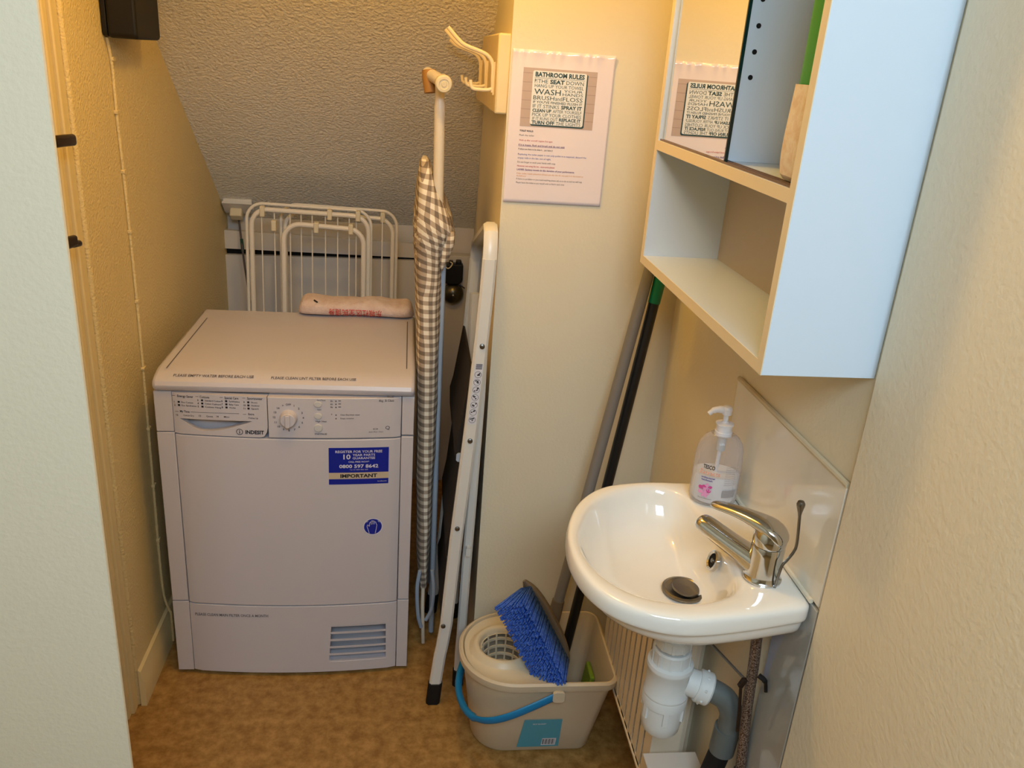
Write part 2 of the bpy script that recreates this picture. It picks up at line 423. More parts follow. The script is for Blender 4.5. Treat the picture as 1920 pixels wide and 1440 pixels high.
    for x0, y0, nn, s, w in rows:
        T(L, nn, x0, y0, None, 3.4, 0.02); T(L, s, x0+14, y0, w, 3.0)
        L.quad(*[wp(Vector((cx(x0+7+a, 0), 0, cz(x0, y0-b)))) for a, b in ((0, 0), (4, 0), (4, 3.5), (0, 3.5))])
    T(L, 'My Time', 335, 772, 18, 4.2, 0.015); line(L, 326, 332, 771); line(L, 355, 446, 771)
    T(L, 'Extra', 463, 773, 11, 4.0, 0.015); line(L, 453, 459, 772)
    for x0, nn, s, w in ((327, '12', 'Cotton Dry', 20), (370, '13', 'Quick', 13), (403, '14', 'Mini', 10)):
        T(L, nn, x0, 779, None, 3.4, 0.02); T(L, s, x0+14, 779, w, 3.0)
    T(L, 'Freshen Up', 463, 780, 18, 3.0); 
    T(L, 'INDESIT', 456, 809.5, 35, 7.2, 0.035)
    c = Vector((cx(445, 0), 0, cz(445, 806)))
    n = 28
    for i in range(n):
        a, b = 2*PI*i/n, 2*PI*(i+1)/n
        P = lambda r, t2: wp(c+Vector((r*math.cos(t2), 0, r*math.sin(t2))))
        L.quad(P(0.0078, a), P(0.0078, b), P(0.0064, b), P(0.0064, a))
    L.quad(*[wp(c+Vector(v)) for v in ((-.0009, 0, -.0044), (.0009, 0, -.0044), (.0009, 0, .0016), (-.0009, 0, .0016))])
    L.quad(*[wp(c+Vector(v)) for v in ((-.0010, 0, .0028), (.0010, 0, .0028), (.0010, 0, .0048), (-.0010, 0, .0048))])
    L.build('lettering', M_ink, wd, angle=None)
    L = MB(); kx, kz = -0.2775, 0.7625
    for i, s in enumerate(('OFF', '1', '2', '3', '4', '5', '6', '7', '8', '9', '10', '11', '12', '13', '14', '>')):
        a = PI/2-2*PI*i/16
        L.text(s, (kx+0.0335*math.cos(a), 0, kz+0.0335*math.sin(a)-0.002), (1, 0, 0), (0, 0, 1), h=0.0052, bold=0.025, warp=wp, center=True)
    T(L, 'Start Pause', 592, 745, 16, 3.2); T(L, 'Option', 592, 763, 8, 2.6); T(L, 'High Heat', 589, 786, 21, 3.0, 0.015); T(L, 'START/PAUSE', 587, 811, 23, 3.2, 0.025)
    for k, (y0, s) in enumerate(((747, '3h'), (753, '6h'), (759, '9h'))):
        T(L, s, 617, y0, None, 3.2, 0.02); T(L, 'o', 626, y0, None, 3.6, 0.05); T(L, '=', 632, y0, 5, 3.6, 0.03)
    T(L, '*', 618, 774, None, 4); T(L, 'Clean filter/drain water', 636, 774, 37, 3.0); T(L, 'Empty container', 636, 781, 26, 3.0)
    for y0 in (774, 781): T(L, 'o', 626, y0, None, 3.6, 0.05)
    T(L, 'IDC 8T', 725, 741, 13, 2.8); line(L, 705, 738, 742, 0.0004); T(L, '8kg  B Class', 709, 749, 29, 4.2, 0.02)
    T(L, 'dust filter clean', 690, 809, 28, 2.4); T(L, 'o', 698, 804, 10, 5, -0.0); T(L, 'Q', 722, 804, 9, 7)
    L.build('lettering', M_ink2, con, angle=None)
    yk = bow(kx)
    k = MB().lathe([(0.0205, 0), (0.0205, 0.003), (0.019, 0.006), (0.0178, 0.018), (0.016, 0.0205), (0.001, 0.021)], (kx, yk, kz), (0, -1, 0), 40, True, True)
    kn = k.build('knob', M_white, con, angle=0.5)
    MB().prism(rrect(-0.0055, 0.0055, -0.0165, 0.0165, 0.005), lambda u, v, w: Vector((kx+u, yk-w, kz+v)), (0.018, 0.0275)).build('grip', M_white, kn, 0.0015, angle=0.5)
    for bx, bz, rx, rz in ((-0.2095, 0.7985, 0.0095, 0.0075), (-0.2095, 0.768, 0.0095, 0.0075), (-0.2095, 0.737, 0.0100, 0.0100)):
        b = MB().loft([[Vector((bx+rx*q2*math.cos(2*PI*j/24), bow(bx)-d, bz+rz*q2*math.sin(2*PI*j/24))) for j in range(24)] for q2, d in ((1, -0.001), (1, 0.0022), (0.88, 0.0034), (0.3, 0.0036))])
        bo = b.build('button', M_grey_pl, con, angle=0.5)
    # door and lower filter cover
    for nm, za, zb, sl in (('door_panel', 0.2285, 0.7055, 0.0), ):
        d = MB().prism([(x, bow(x)) for x in xs(-0.545, -0.014, 40)]+[(-0.014, 1.935), (-0.545, 1.935)], lambda u, v, w: Vector((u, v, w)), (za, zb))
        d.prism(side(DX0, -0.5465, 0, 0), lambda u, v, w: Vector((u, v, w)), (za+0.003, zb+0.003)).prism(side(-0.0125, DX1, 0, 0), lambda u, v, w: Vector((u, v, w)), (za+0.003, zb+0.003))
        door = d.build(nm, M_white, t, 0.0018, angle=0.5)
    slots = [(-0.184, 0.162), (-0.0425, 0.162), (-0.0405, 0.046), (-0.1905, 0.046)]
    hole = [(slots[3][0], slots[3][1])]+[(slots[3][0]+(slots[2][0]-slots[3][0])*i/6, slots[3][1]) for i in range(1, 7)]+[(slots[1][0]+(slots[0][0]-slots[1][0])*i/6, slots[0][1]) for i in range(7)]
    o2 = [(x, 0.012) for x in xs(-0.545, -0.014, 24)]+[(x, 0.2255) for x in reversed(xs(-0.545, -0.014, 24))]
    kp = MB().holed(o2, [hole], lambda u, v, w: Vector((u, bow(u)+w, v)), 0.05)
    kp.prism(side(DX0, -0.5465, 0, 0), lambda u, v, w: Vector((u, v, w)), (0.010, 0.2285)).prism(side(-0.0125, DX1, 0, 0), lambda u, v, w: Vector((u, v, w)), (0.010, 0.2285))
    kick = kp.build('filter_cover', M_white, t, 0.0012, angle=0.5)
    v = MB()
    for i in range(6):
        zc = 0.162-i*0.0232
        xa = -0.184-0.0065*i/5
        v.loft([[Vector((x, bow(x)+dy, zc+dz)) for dy, dz in ((0.0005, 0.0035), (0.0005, -0.0035), (0.021, -0.0195), (0.021, -0.0165))] for x in xs(xa-0.004, -0.0385, 6)])
    v.build('vent_slats', M_white, kick, angle=0.5)
    L = MB(); L.text('PLEASE CLEAN MAIN FILTER ONCE A MONTH', (-0.531, 0, .1905), (1, 0, 0.012), (0, 0, 1), h=0.0085, w=0.186, bold=0.012, warp=wp)
    L.build('lettering', M_ink2, kick, angle=None)
    # blue guarantee sticker
    sx0, sx1, sz0, sz1 = -0.186, -0.042, 0.584, 0.684
    def sheet(mb, a, b, c2, d, off):
        n = 8
        for i in range(n):
            p, q2 = a+(b-a)*i/n, a+(b-a)*(i+1)/n
            mb.quad(*[Vector((x, bow(x)-off, z)) for x, z in ((p, c2), (q2, c2), (q2, d), (p, d))])
    s = MB(); sheet(s, sx0, sx1, sz0, sz1, 0.0006); s.mi = 1; sheet(s, sx0, sx1, 0.5990, 0.6165, 0.0009)
    sk2 = s.build('guarantee_sticker', [M_blue, M_beigeprint], door, recalc=False); sk2['label'] = 'blue guarantee sticker with white lettering'
    L = MB(); w2 = lambda p: Vector((p.x, bow(p.x)-0.0013, p.z)); xc = (sx0+sx1)/2
    def C(s2, z, h, w, b=0.01, x=xc, mi=0):
        L.mi = mi; L.text(s2, (x, 0, z), (1, 0, 0), (0, 0, 1), h=h, w=w, bold=b, warp=w2, center=True)
    C('REGISTER FOR YOUR FREE', 0.6705, 0.0068, 0.112, 0.015); C('10', 0.6535, 0.0135, 0.017, 0.02, xc-0.0285); C('YEAR PARTS', 0.6615, 0.0062, 0.054, 0.015, xc+0.012); C('GUARANTEE', 0.6530, 0.0062, 0.054, 0.015, xc+0.012)
    C('CALL FREE NOW*', 0.6440, 0.0045, 0.050, 0.01); C('0800 597 8642', 0.6295, 0.0095, 0.094, 0.025); C('*or 01 800 902 200', 0.6232, 0.0028, 0.044, 0.0)
    C('indesit', 0.5900, 0.0034, 0.022, 0.0, sx1-0.015)
    C('IMPORTANT', 0.6030, 0.0098, 0.089, 0.035, xc, 1)
    L.build('lettering', [M_whiteprint, M_ink], sk2, angle=None)
    # round hand sticker
    hc = Vector((-0.0785, 0, 0.4615)); L = MB()
    def disc(r, off, mi):
        L.mi = mi; n = 32
        ctr = L.bm.verts.new((hc.x, bow(hc.x)-off, hc.z)); rg = [L.bm.verts.new((hc.x+r*math.cos(2*PI*i/n), bow(hc.x+r*math.cos(2*PI*i/n))-off, hc.z+r*math.sin(2*PI*i/n))) for i in range(n)]
        for i in range(n): L._f([ctr, rg[i], rg[(i+1) % n]])
    disc(0.0242, 0.0005, 1); disc(0.0222, 0.0010, 0)
    hs = L.build('hand_sticker', [M_blue, M_whiteprint], door, recalc=False); hs['label'] = 'round blue sticker with a white hand outline'
    L = MB()
    hand = [(-.009, -.019), (-.0125, -.006), (-.0145, .000), (-.0140, .005), (-.0115, .0055), (-.0095, .001), (-.0085, .003), (-.0080, .012), (-.0060, .0135), (-.0045, .012), (-.0040, .0165), (-.0020, .0175), (-.0005, .0160), (.0010, .0170), (.0030, .0160), (.0035, .0135), (.0060, .0140), (.0075, .0110), (.0085, .0070), (.0100, .0050), (.0085, -.006), (.006, -.019)]
    for (a, b) in list(zip(hand, hand[1:]))+[((-.0044, .012), (-.0036, .006)), ((-.0004, .016), (.0000, .007)), ((.0036, .0135), (.0036, .007)), ((-.0165, .0135), (-.012, .0165)), ((.012, .0165), (.0165, .0125))]:
        p, q2 = Vector((a[0], 0, a[1])), Vector((b[0], 0, b[1])); d = (q2-p).normalized(); nn = Vector((-d.z, 0, d.x))*0.0006
        L.quad(*[w2(hc+v2) for v2 in (p+nn, p-nn, q2-nn, q2+nn)])
    L.build('hand_outline', M_whiteprint, hs, recalc=False)
dryer()

# ------------------------------------------------------------------ rolled towel on the dryer
def towel():
    t = thing('towel', (-0.15, 2.39, 0.861), 'rolled pale pink towel with red characters lying on the dryer', 'towel')
    rings = []; n = 28; N = 46
    for i in range(N+1):
        u = i/N; x = -0.322+0.335*u
        e = max(0.02, min(1, (1-(2*u-1)**16)))**0.5
        hy = (0.052+0.006*math.sin(u*9))*e; hz = (0.0235+0.0015*math.sin(u*11+1)+0.005*max(0, (u-0.86)/0.14)-0.002*u)*e
        r = []
        for j in range(n):
            a = 2*PI*j/n; c, s = math.cos(a), math.sin(a)
            y = 2.392+hy*math.copysign(abs(c)**0.75, c); z = 0.8612+hz+hz*math.copysign(abs(s)**0.75, s)
            p = Vector((x, y, z)); k = noise.noise(Vector((x*28, y*60, z*60)))*0.0040+noise.noise(p*110)*0.0030
            p += Vector((0, c, max(0, s)))*k
            p.z = max(p.z, 0.8612); r.append(p)
        rings.append(r)
    b = MB().loft(rings).build('cloth', M_towel, t, subsurf=1, angle=None)
    L = MB()
    wpz = lambda p: p
    def front(p):
        h = p.z-0.8612
        return Vector((p.x, 2.392-0.060*(max(0.0, 1-((h-0.024)/0.0265)**2))**0.42-0.004+0.001, p.z))
    L.text('东城社区全民健身', (-0.080, 2.33, 0.8885), (-1, 0, 0.0), (0, 0, -1), h=0.0185, w=0.150, bold=0.0, warp=front)
    L.build('lettering', M_red, b, angle=None)
    MB().tube([(-0.272, 2.350, 0.9085), (-0.262, 2.343, 0.9045)], 0.0022, 6).build('care_tag', M_bronze, b)
towel()

# ------------------------------------------------------------------ folded clothes airer behind the dryer
def airer():
    t = thing('clothes_airer', (-0.28, 2.62, 0), 'white wire clothes airer folded flat behind the dryer', 'clothes airer')
    def ybk(z, y0): return y0+0.10*(z/1.1)
    def hoop(x0, x1, top, y0, r, rc, zb=0.012):
        pts = [(x0, ybk(zb, y0), zb), (x0, ybk(.5, y0), 0.5)]
        for i in range(9):
            a = PI-0.5*PI*i/8; z = top-rc+rc*math.sin(a); pts.append((x0+rc+rc*math.cos(a), ybk(z, y0), z))
        for i in range(9):
            a = 0.5*PI-0.5*PI*i/8; z = top-rc+rc*math.sin(a)-0.006; pts.append((x1-rc+rc*math.cos(a), ybk(z, y0), z))
        pts += [(x1, ybk(.5, y0), 0.5), (x1, ybk(zb, y0), zb)]
        return MB().tube(pts, r, 10)
    hoop(-0.515, -0.130, 1.113, 2.60, 0.0052, 0.05).build('frame', M_airer, t)
    hoop(-0.498, -0.137, 1.098, 2.585, 0.0078, 0.05).build('frame', M_airer, t)
    hoop(-0.420, -0.050, 1.104, 2.665, 0.0052, 0.05).build('frame', M_airer, t)
    hoop(-0.405, -0.062, 1.082, 2.650, 0.0072, 0.05).build('frame', M_airer, t)
    hoop(-0.396, -0.150, 1.063, 2.555, 0.0082, 0.05).build('frame', M_airer, t)
    for x in [-0.466, -0.427, -0.379, -0.345, -0.311, -0.270, -0.232, -0.196, -0.174, -0.092]:
        MB().tube([(x, ybk(0.06, 2.59), 0.06), (x-0.002, ybk(1.093, 2.59), 1.093)], 0.0021, 8).build('rod', M_airer, t)
    for x, z, y in ((-0.464, 1.096, 2.585), (-0.425, 1.060, 2.555), (-0.296, 1.060, 2.555), (-0.190, 1.060, 2.555), (-0.258, 1.096, 2.585), (-0.095, 1.083, 2.652), (-0.170, 1.096, 2.585)):
        MB().box((x-0.0075, ybk(z, y)-0.012, z-0.020), (x+0.0075, ybk(z, y)+0.012, z+0.013)).build('clip', M_clip, t, 0.003)
airer()

# ------------------------------------------------------------------ ironing board on end
def ironing_board():
    t = thing('ironing_board', (0.05, 2.12, 0), 'ironing board in taupe gingham cover standing on end beside the dryer', 'ironing board')
    # z, x left, x right, near y, far y
    tab = [(0.175, .050, .066, 2.00, 2.24), (0.19, .045, .070, 1.97, 2.28), (0.26, .037, .073, 1.955, 2.30), (0.45, .030, .076, 1.95, 2.31), (0.70, .024, .078, 1.95, 2.31), (0.90, .018, .077, 1.95, 2.31), (1.03, .012, .076, 1.95, 2.31), (1.10, .008, .077, 1.95, 2.31),
           (1.150, .006, .080, 1.945, 2.30), (1.175, .005, .090, 1.94, 2.30), (1.195, .004, .100, 1.935, 2.29), (1.22, .004, .096, 1.935, 2.28), (1.25, .006, .082, 1.94, 2.26), (1.29, .009, .062, 1.945, 2.22), (1.33, .012, .045, 1.955, 2.17), (1.352, .015, .036, 1.97, 2.12), (1.358, .020, .031, 2.00, 2.08)]
    rings = []; n = 36; N = 90
    for i in range(N+1):
        z = 0.175+(1.358-0.175)*i/N
        x0, x1, y0, y1 = lerp_table(tab, z); r = []
        for j in range(n):
            a = 2*PI*j/n; c, s = math.cos(a), math.sin(a)
            p = Vector(((x0+x1)/2+(x1-x0)/2*math.copysign(abs(c)**0.7, c), (y0+y1)/2+(y1-y0)/2*math.copysign(abs(s)**0.35, s), z))
            k = noise.noise(Vector((p.x*30, p.y*20, z*14)))*0.003
            g = max(0, 1-abs(z-1.18)/0.09)
            k += g*0.005*math.sin(j*2.3+z*120)
            p.x += c*k; p.y += s*k*0.6; r.append(p)
        rings.append(r)
    PER = 0.0215
    m = MB(); m.loft(rings)
    # cloth coordinates run round the section and up the board
    def uvf(co):
        x0, x1, y0, y1 = lerp_table(tab, co.z)
        g = max(0, 1-abs(co.z-1.2)/0.16)
        u = (co.x-x0 + (co.y-y0)*0.9)/PER
        return (u+g*1.4*(co.z-1.2)*8, co.z/PER+g*(co.x-x0)*26)
    m.build('cover', M_gingham, t, uvf=uvf, angle=None)
    # gathered hem tail of the cover
    tl = MB().loft([[Vector((0.078+dx+0.012*math.cos(a)*w, 1.965+0.016*math.sin(a)*w, z)) for a in [2*PI*j/10 for j in range(10)]] for z, dx, w in ((1.20, 0.010, 1.1), (1.17, 0.008, 1.2), (1.14, 0.001, 1.0), (1.12, -0.004, .6), (1.105, -0.006, .25))])
    tl.build('cover_hem', M_gingham, t, uvf=lambda c: (c.x/PER*1.2, c.z/PER*1.2), angle=None)
    MB().bar([(0.057, 1.985, 0.25), (0.057, 1.975, 0.14), (0.061, 1.975, 0.05), (0.063, 1.985, 0.004)], 0.010, 0.022, (1, 0, 0), (0, 1, 0)).build('end_strut', M_ironpole, t)
    MB().tube(smoothpts([(0.046, 1.955, 0.265), (0.040, 1.95, 0.21), (0.045, 1.955, 0.12), (0.055, 1.965, 0.07)], 6), 0.0055, 8).build('end_loop', M_ironleg, t)
    MB().tube(smoothpts([(0.080, 1.965, 0.26), (0.086, 1.96, 0.20), (0.082, 1.965, 0.13), (0.068, 1.97, 0.09)], 6), 0.0055, 8).build('end_loop', M_ironleg, t)
    # legs: cream tube at the top, blue-grey tube down the back of the board
    MB().tube(smoothpts([(0.052, 1.975, 1.535), (0.054, 1.975, 1.49), (0.056, 1.975, 1.40), (0.060, 1.975, 1.24), (0.072, 1.985, 1.15)], 6), [0.013]*7+[0.0155]*18, 16, flat=(1, 0.8)).build('leg', M_ironpole, t)
    MB().tube([(0.0770, 2.00, 1.16), (0.0800, 2.01, 0.60), (0.086, 2.02, 0.012)], 0.0075, 12).build('leg', M_ironleg, t)
    MB().tube([(0.0770, 2.27, 1.16), (0.0800, 2.27, 0.60), (0.086, 2.26, 0.012)], 0.0075, 12).build('leg', M_ironleg, t)
    ft = MB().tube([(0.026, 2.02, 1.545), (0.046, 1.96, 1.537), (0.060, 1.905, 1.529)], 0.0135, 16).build('foot_bar', M_ironpole, t)
    MB().tube([(0.034, 1.995, 1.505), (0.030, 2.00, 1.535), (0.028, 2.003, 1.552)], [0.0145, 0.0165, 0.0155], 16).build('foot_cap', M_tan, t)
    cpn = MB().lathe([(0.0165, 0), (0.0185, 0.004), (0.0185, 0.014), (0.016, 0.018), (0.011, 0.0185), (0.010, 0.0165), (0.006, 0.0165), (0.005, 0.0185), (0.0005, 0.0185)], (0.0580, 1.916, 1.5305), (0.10, -1, -0.16), 28, True, False)
    cpn.build('foot_cap', M_clip, t, angle=0.5)
ironing_board()

# ------------------------------------------------------------------ folded step ladder
def step_ladder():
    t = thing('step_ladder', (0.12, 1.93, 0), 'white folded step ladder leaning on the partition wall', 'step ladder')
    def rail(y):
        k = 1.0 if y < 1.9 else .925
        return [(x, yy, z*k) for x, yy, z in [(.0885, y, .0), (.0905, y, .06), (.100, y, .155), (.1045, y, .185), (.112, y, .25), (.1255, y, .5), (.1465, y, .80), (.158, y, 1.00), (.1635, y, 1.12), (.1655, y, 1.19)]]
    Y0, Y1 = 1.745, 2.13
    rl = lambda y: MB().bar([(x, yy, max(z, 0.028)) for x, yy, z in rail(y)], 0.031, 0.020, (1, 0, 0), (0, 1, 0))
    rl(Y0).build('front_rail', M_ladder, t, angle=0.6); rl(Y1).build('front_rail', M_ladder, t, angle=0.6)
    bow_pts = [(.1655, Y0, 1.185), (.1660, Y0+.004, 1.215), (.1665, Y0+.018, 1.240), (.167, Y0+.045, 1.250), (.167, Y1-.045, 1.155), (.1665, Y1-.018, 1.142), (.166, Y1-.004, 1.120), (.1655, Y1, 1.095)]
    rings = []
    for i, p in enumerate(bow_pts):
        a = Vector(bow_pts[max(0, i-1)]); b = Vector(bow_pts[min(len(bow_pts)-1, i+1)]); d = (b-a).normalized(); nrm = d.cross(Vector((1, 0, 0))).normalized()
        w, th = 0.0150, 0.010
        rings.append([Vector(p)+Vector((1, 0, 0))*u*w+nrm*v*th for u, v in ((-.5, -1), (.5, -1), (1, -.5), (1, .5), (.5, 1), (-.5, 1), (-1, .5), (-1, -.5))])
    MB().loft(rings).build('top_bow', M_ladder, t, angle=0.6)
    for y in (Y0+0.045, Y1-0.045):
        MB().bar([(.155, y+.02, .030), (.1555, y+.02, .12), (.1565, y+.015, .16), (.1585, y+.01, .35), (.1630, y+.005, .60), (.1665, y, .85), (.1655, y, 1.02)], 0.024, 0.018, (1, 0, 0), (0, 1, 0)).build('rear_leg', M_ladder, t, angle=0.6)
        f = MB().bar([(.155, y+.02, 0), (.155, y+.02, .052)], 0.029, 0.026, (1, 0, 0), (0, 1, 0)).build('rear_foot', M_rubber, t, 0.002)
    for y in (Y0, Y1):
        MB().bar([(.0865, y, 0), (.0915, y, .066)], 0.036, 0.026, (1, 0, 0), (0, 1, 0)).build('front_foot', M_rubber, t, 0.002)
    # treads folded up between the rails, edges poking out on the left
    for (xa, za), (xb, zb), bulge in (((.1410, .925), (.1150, .700), .012), ((.128, .70), (.1050, .42), .006), ((.114, .41), (.1010, .20), .003)):
        m = MB(); rings = []
        for y in (Y0+0.018, Y1-0.018):
            rings.append([(xa, y, za), (xa+.006, y, za-.004), (xb+.012, y, zb+.006), (xb+.010, y, zb), (xb, y, zb), (xb-.002, y, zb+.05), ((xa+xb)/2-bulge*.6, y, (za+zb)/2-.03)])
        m.loft(rings).build('tread', M_tread, t, 0.002)
        MB().bar([(xb+.010, Y0+.014, zb+.010), (xb+.010, Y1-.014, zb+.010)], 0.016, 0.022, (1, 0, 0), (0, 0, 1)).build('tread_bracket', M_ironleg, t)
    MB().bar([(.160, Y0+.03, .44), (.158, Y1-.03, .44)], 0.012, 0.025, (1, 0, 0), (0, 0, 1)).build('crossbar', M_ladder, t)
    for x, z in ((.1600, .996), (.1450, .766), (.1265, .533), (.1040, .250)):
        MB().lathe([(.006, 0), (.0057, .003), (.003, .0045), (.0004, .0047)], (x, Y0-.0103, z), (0, -1, 0), 16, True, True).build('rivet', M_steel, t)
    # warning sticker
    tl, bl = Vector((.1475, 0, .955)), Vector((.1375, 0, .808)); w = .0175; yy = Y0-.0108
    d = bl-tl; L = MB(); L.quad(*[Vector((p.x, yy, p.z)) for p in (tl, tl+Vector((w, 0, 0)), bl+Vector((w, 0, 0)), bl)])
    sk2 = L.build('warning_sticker', M_whiteprint, t, recalc=False); L = MB()
    def bx(u0, u1, v0, v1, yo=.0004): L.quad(*[Vector(((tl+d*v).x+w*u, yy-yo, (tl+d*v).z)) for u, v in ((u0, v0), (u1, v0), (u1, v1), (u0, v1))])
    for k in range(5): bx(.1, .9, .005+.018*k, .015+.018*k)
    for k in range(7):
        v0 = .12+.125*k; c = tl+d*(v0+.055)+Vector((w*.5, 0, 0)); n = 20
        for i in range(n):
            a, b = 2*PI*i/n, 2*PI*(i+1)/n
            P = lambda r, q2: Vector((c.x+r*math.cos(q2), yy-.0004, c.z+r*math.sin(q2)))
            L.quad(P(.0078, a), P(.0078, b), P(.0070, b), P(.0070, a))
        rnd = random.Random(k)
        for i in range(4):
            a = Vector((rnd.uniform(-.005, .003), 0, rnd.uniform(-.005, .003)))
            L.quad(*[Vector((c.x+a.x+dx, yy-.0005, c.z+a.z+dz)) for dx, dz in ((0, 0), (.0035, .001), (.0030, .0035), (-.0005, .0025))])
    L.build('pictogram', M_ink, sk2, recalc=False)
step_ladder()

# ------------------------------------------------------------------ door bell high on the back board
def bell():
    t = thing('door_bell', (0.151, 2.972, 0.85), 'old doorbell with black box and round tarnished gong on the back board', 'doorbell')
    bx = MB().prism(rrect(0.1175, 0.1860, 0.815, 0.890, (.022, .022, .006, .006)), lambda u, v, w: Vector((u, w, v)), (2.974, 2.936))
    bx.prism(rrect(0.135, 0.150, 0.885, 0.899, .004), lambda u, v, w: Vector((u, w, v)), (2.972, 2.945)); bx.prism(rrect(0.160, 0.180, 0.886, 0.902, .005), lambda u, v, w: Vector((u, w, v)), (2.972, 2.945))
    bx.build('bell_box', M_black, t, 0.004)
    MB().tube(smoothpts([(.120, 2.934, .884), (.130, 2.93, .876), (.140, 2.93, .882), (.146, 2.932, .894), (.138, 2.935, .899)], 6), .0022, 8).build('bell_wire', M_clip, t)
    MB().lathe([(.0395, 0), (.0390, .008), (.035, .020), (.026, .029), (.014, .034), (.0005, .0355)], (.1535, 2.958, .778), (0, -1, 0), 36, True, False).build('gong', M_bell, t)
    MB().lathe([(.006, 0), (.0055, .004), (.0005, .006)], (.1535, 2.924, .778), (0, -1, 0), 12, True).build('gong_screw', M_steel, t)
    MB().tube([(.1535, 2.9735, .778), (.1535, 2.950, .778)], .008, 10).build('gong_post', M_steel, t)
    MB().tube([(.176, 2.955, .812), (.196, 2.950, .800)], .0028, 8).build('striker', M_black, t)
bell()

# ------------------------------------------------------------------ socket under the slope with its plug and lead
def socket():
    t = thing('wall_socket', (-0.59, 2.95, 1.02), 'white double socket fixed under the sloping ceiling in the left corner', 'socket')
    # lies in the slope plane
    c = Vector((-0.592, 2.975, slope_z(2.975))); n = Vector((0, -.8, -1)).normalized(); up = Vector((0, -1, .8)).normalized(); rt = Vector((1, 0, 0))
    fr = lambda u, v, w: c+rt*u+up*v+n*w
    MB().prism(rrect(-.048, .048, -.030, .032, .004), fr, (-.001, .012)).build('back_box', M_plastic, t, 0.002)
    fp = MB().prism(rrect(-.050, .050, -.033, .036, .005), fr, (.012, .020)).build('face_plate', M_plastic, t, 0.0015)
    for u in (.030, .042): MB().lathe([(.0024, 0), (.0022, .001), (.0003, .0012)], fr(u, -.004, .020), n, 10, True).build('screw', M_bronze, fp)
    p = MB().prism(rrect(-.027, .013, -.026, .008, .006), fr, (.020, .050)).build('plug', M_clip, t, 0.003)
    cd = smoothpts([fr(-.007, -.022, .036), fr(-.005, -.045, .038), (-0.582, 2.935, .950), (-0.572, 2.92, .86), (-0.560, 2.91, .76), (-0.548, 2.90, .6), (-0.545, 2.9, .012)], 8)
    MB().tube(cd, .0034, 8).build('lead', M_ink2, p)
    MB().tube([(-0.5806, 2.9335, .948), (-0.5772, 2.927, .905)], .0052, 10).build('lead_sleeve', mat('dark green sleeve', (8, 70, 46), .5), p)
socket()

# ------------------------------------------------------------------ black dispenser and the clipped cable on the left wall
def dispenser():
    t = thing('wall_dispenser', (-0.612, 2.03, 1.6), 'black box mounted high on the left wall, rounded lower corners', 'dispenser')
    m = MB().prism(rrect(1.952, 2.116, 1.573, 1.88, .012), lambda u, v, w: Vector((w, u, v)), (XL+.001, XL+.012)).build('back_plate', M_black, t, 0.002)
    m = MB().prism(rrect(1.948, 2.120, 1.571, 1.885, .012), lambda u, v, w: Vector((w, u, v)), (XL+.013, -.576)).build('casing', mat('black satin casing', (9, 8, 7), .55), t, 0.006, 3)
dispenser()
def cable():
    t = thing('wall_cable', (XL, 1.99, 0.8), 'cream painted cable clipped down the left wall below the black box', 'cable')
    pts = [(XL+.0035, 1.970, 1.572), (XL+.0035, 1.978, 1.55), (XL+.0035, 1.987, 1.51), (XL+.0035, 1.986, 1.42), (XL+.0035, 1.993, 1.29), (XL+.0035, 1.997, 1.157), (XL+.0035, 2.000, .997), (XL+.0035, 1.998, .80), (XL+.0035, 1.990, .5), (XL+.0035, 1.985, .2), (XL+.0125, 1.990, .120), (XL+.0175, 1.990, .10), (XL+.0175, 1.99, .012)]
    MB().tube(smoothpts(pts, 5), .0034, 8).build('lead', M_wallL, t)
    for y, z in ((1.988, 1.529), (1.984, 1.421), (1.993, 1.293), (1.997, 1.157), (2.000, .99), (1.998, .82), (1.994, .66), (1.990, .5), (1.986, .34)):
        MB().prism(rrect(y-.006, y+.012, z-.0045, z+.0045, .003), lambda u, v, w: Vector((w, u, v)), (XL, XL+.0085)).build('clip', M_wallL, t, 0.001)
cable()
# door furniture showing past the near left wall
def door_furniture():
    q = MB().tube([(-.672, 1.585, 1.398), (-.630, 1.585, 1.397)], .009, 12)
    q.lathe([(.022, 0), (.021, .006), (.010, .008)], (-.672, 1.585, 1.398), (1, 0, 0), 24, True, True)
    q.bar([(-.622, 1.575, 1.399), (-.620, 1.60, 1.3985), (-.619, 1.63, 1.397), (-.619, 1.652, 1.3955), (-.620, 1.660, 1.395)], .014, .021, (1, 0, 0), (0, 0, 1))
    q.build('door_handle', M_bronze, dr, 0.003, 3)['label'] = 'dark brown lever handle'
    q = MB().tube([(-.668, 1.585, 1.218), (-.632, 1.585, 1.217)], .007, 12)
    q.lathe([(.020, 0), (.019, .005), (.009, .007)], (-.672, 1.585, 1.218), (1, 0, 0), 24, True, True)
    q.bar([(-.622, 1.570, 1.2215), (-.620, 1.595, 1.2205), (-.619, 1.612, 1.219)], .012, .022, (1, 0, 0), (0, 0, 1))
    q.bar([(-.620, 1.60, 1.214), (-.619, 1.622, 1.2115), (-.619, 1.631, 1.2105)], .012, .012, (1, 0, 0), (0, 0, 1))
    q.build('door_latch', M_bronze, dr, 0.003, 3)['label'] = 'dark brown latch turn'
door_furniture()

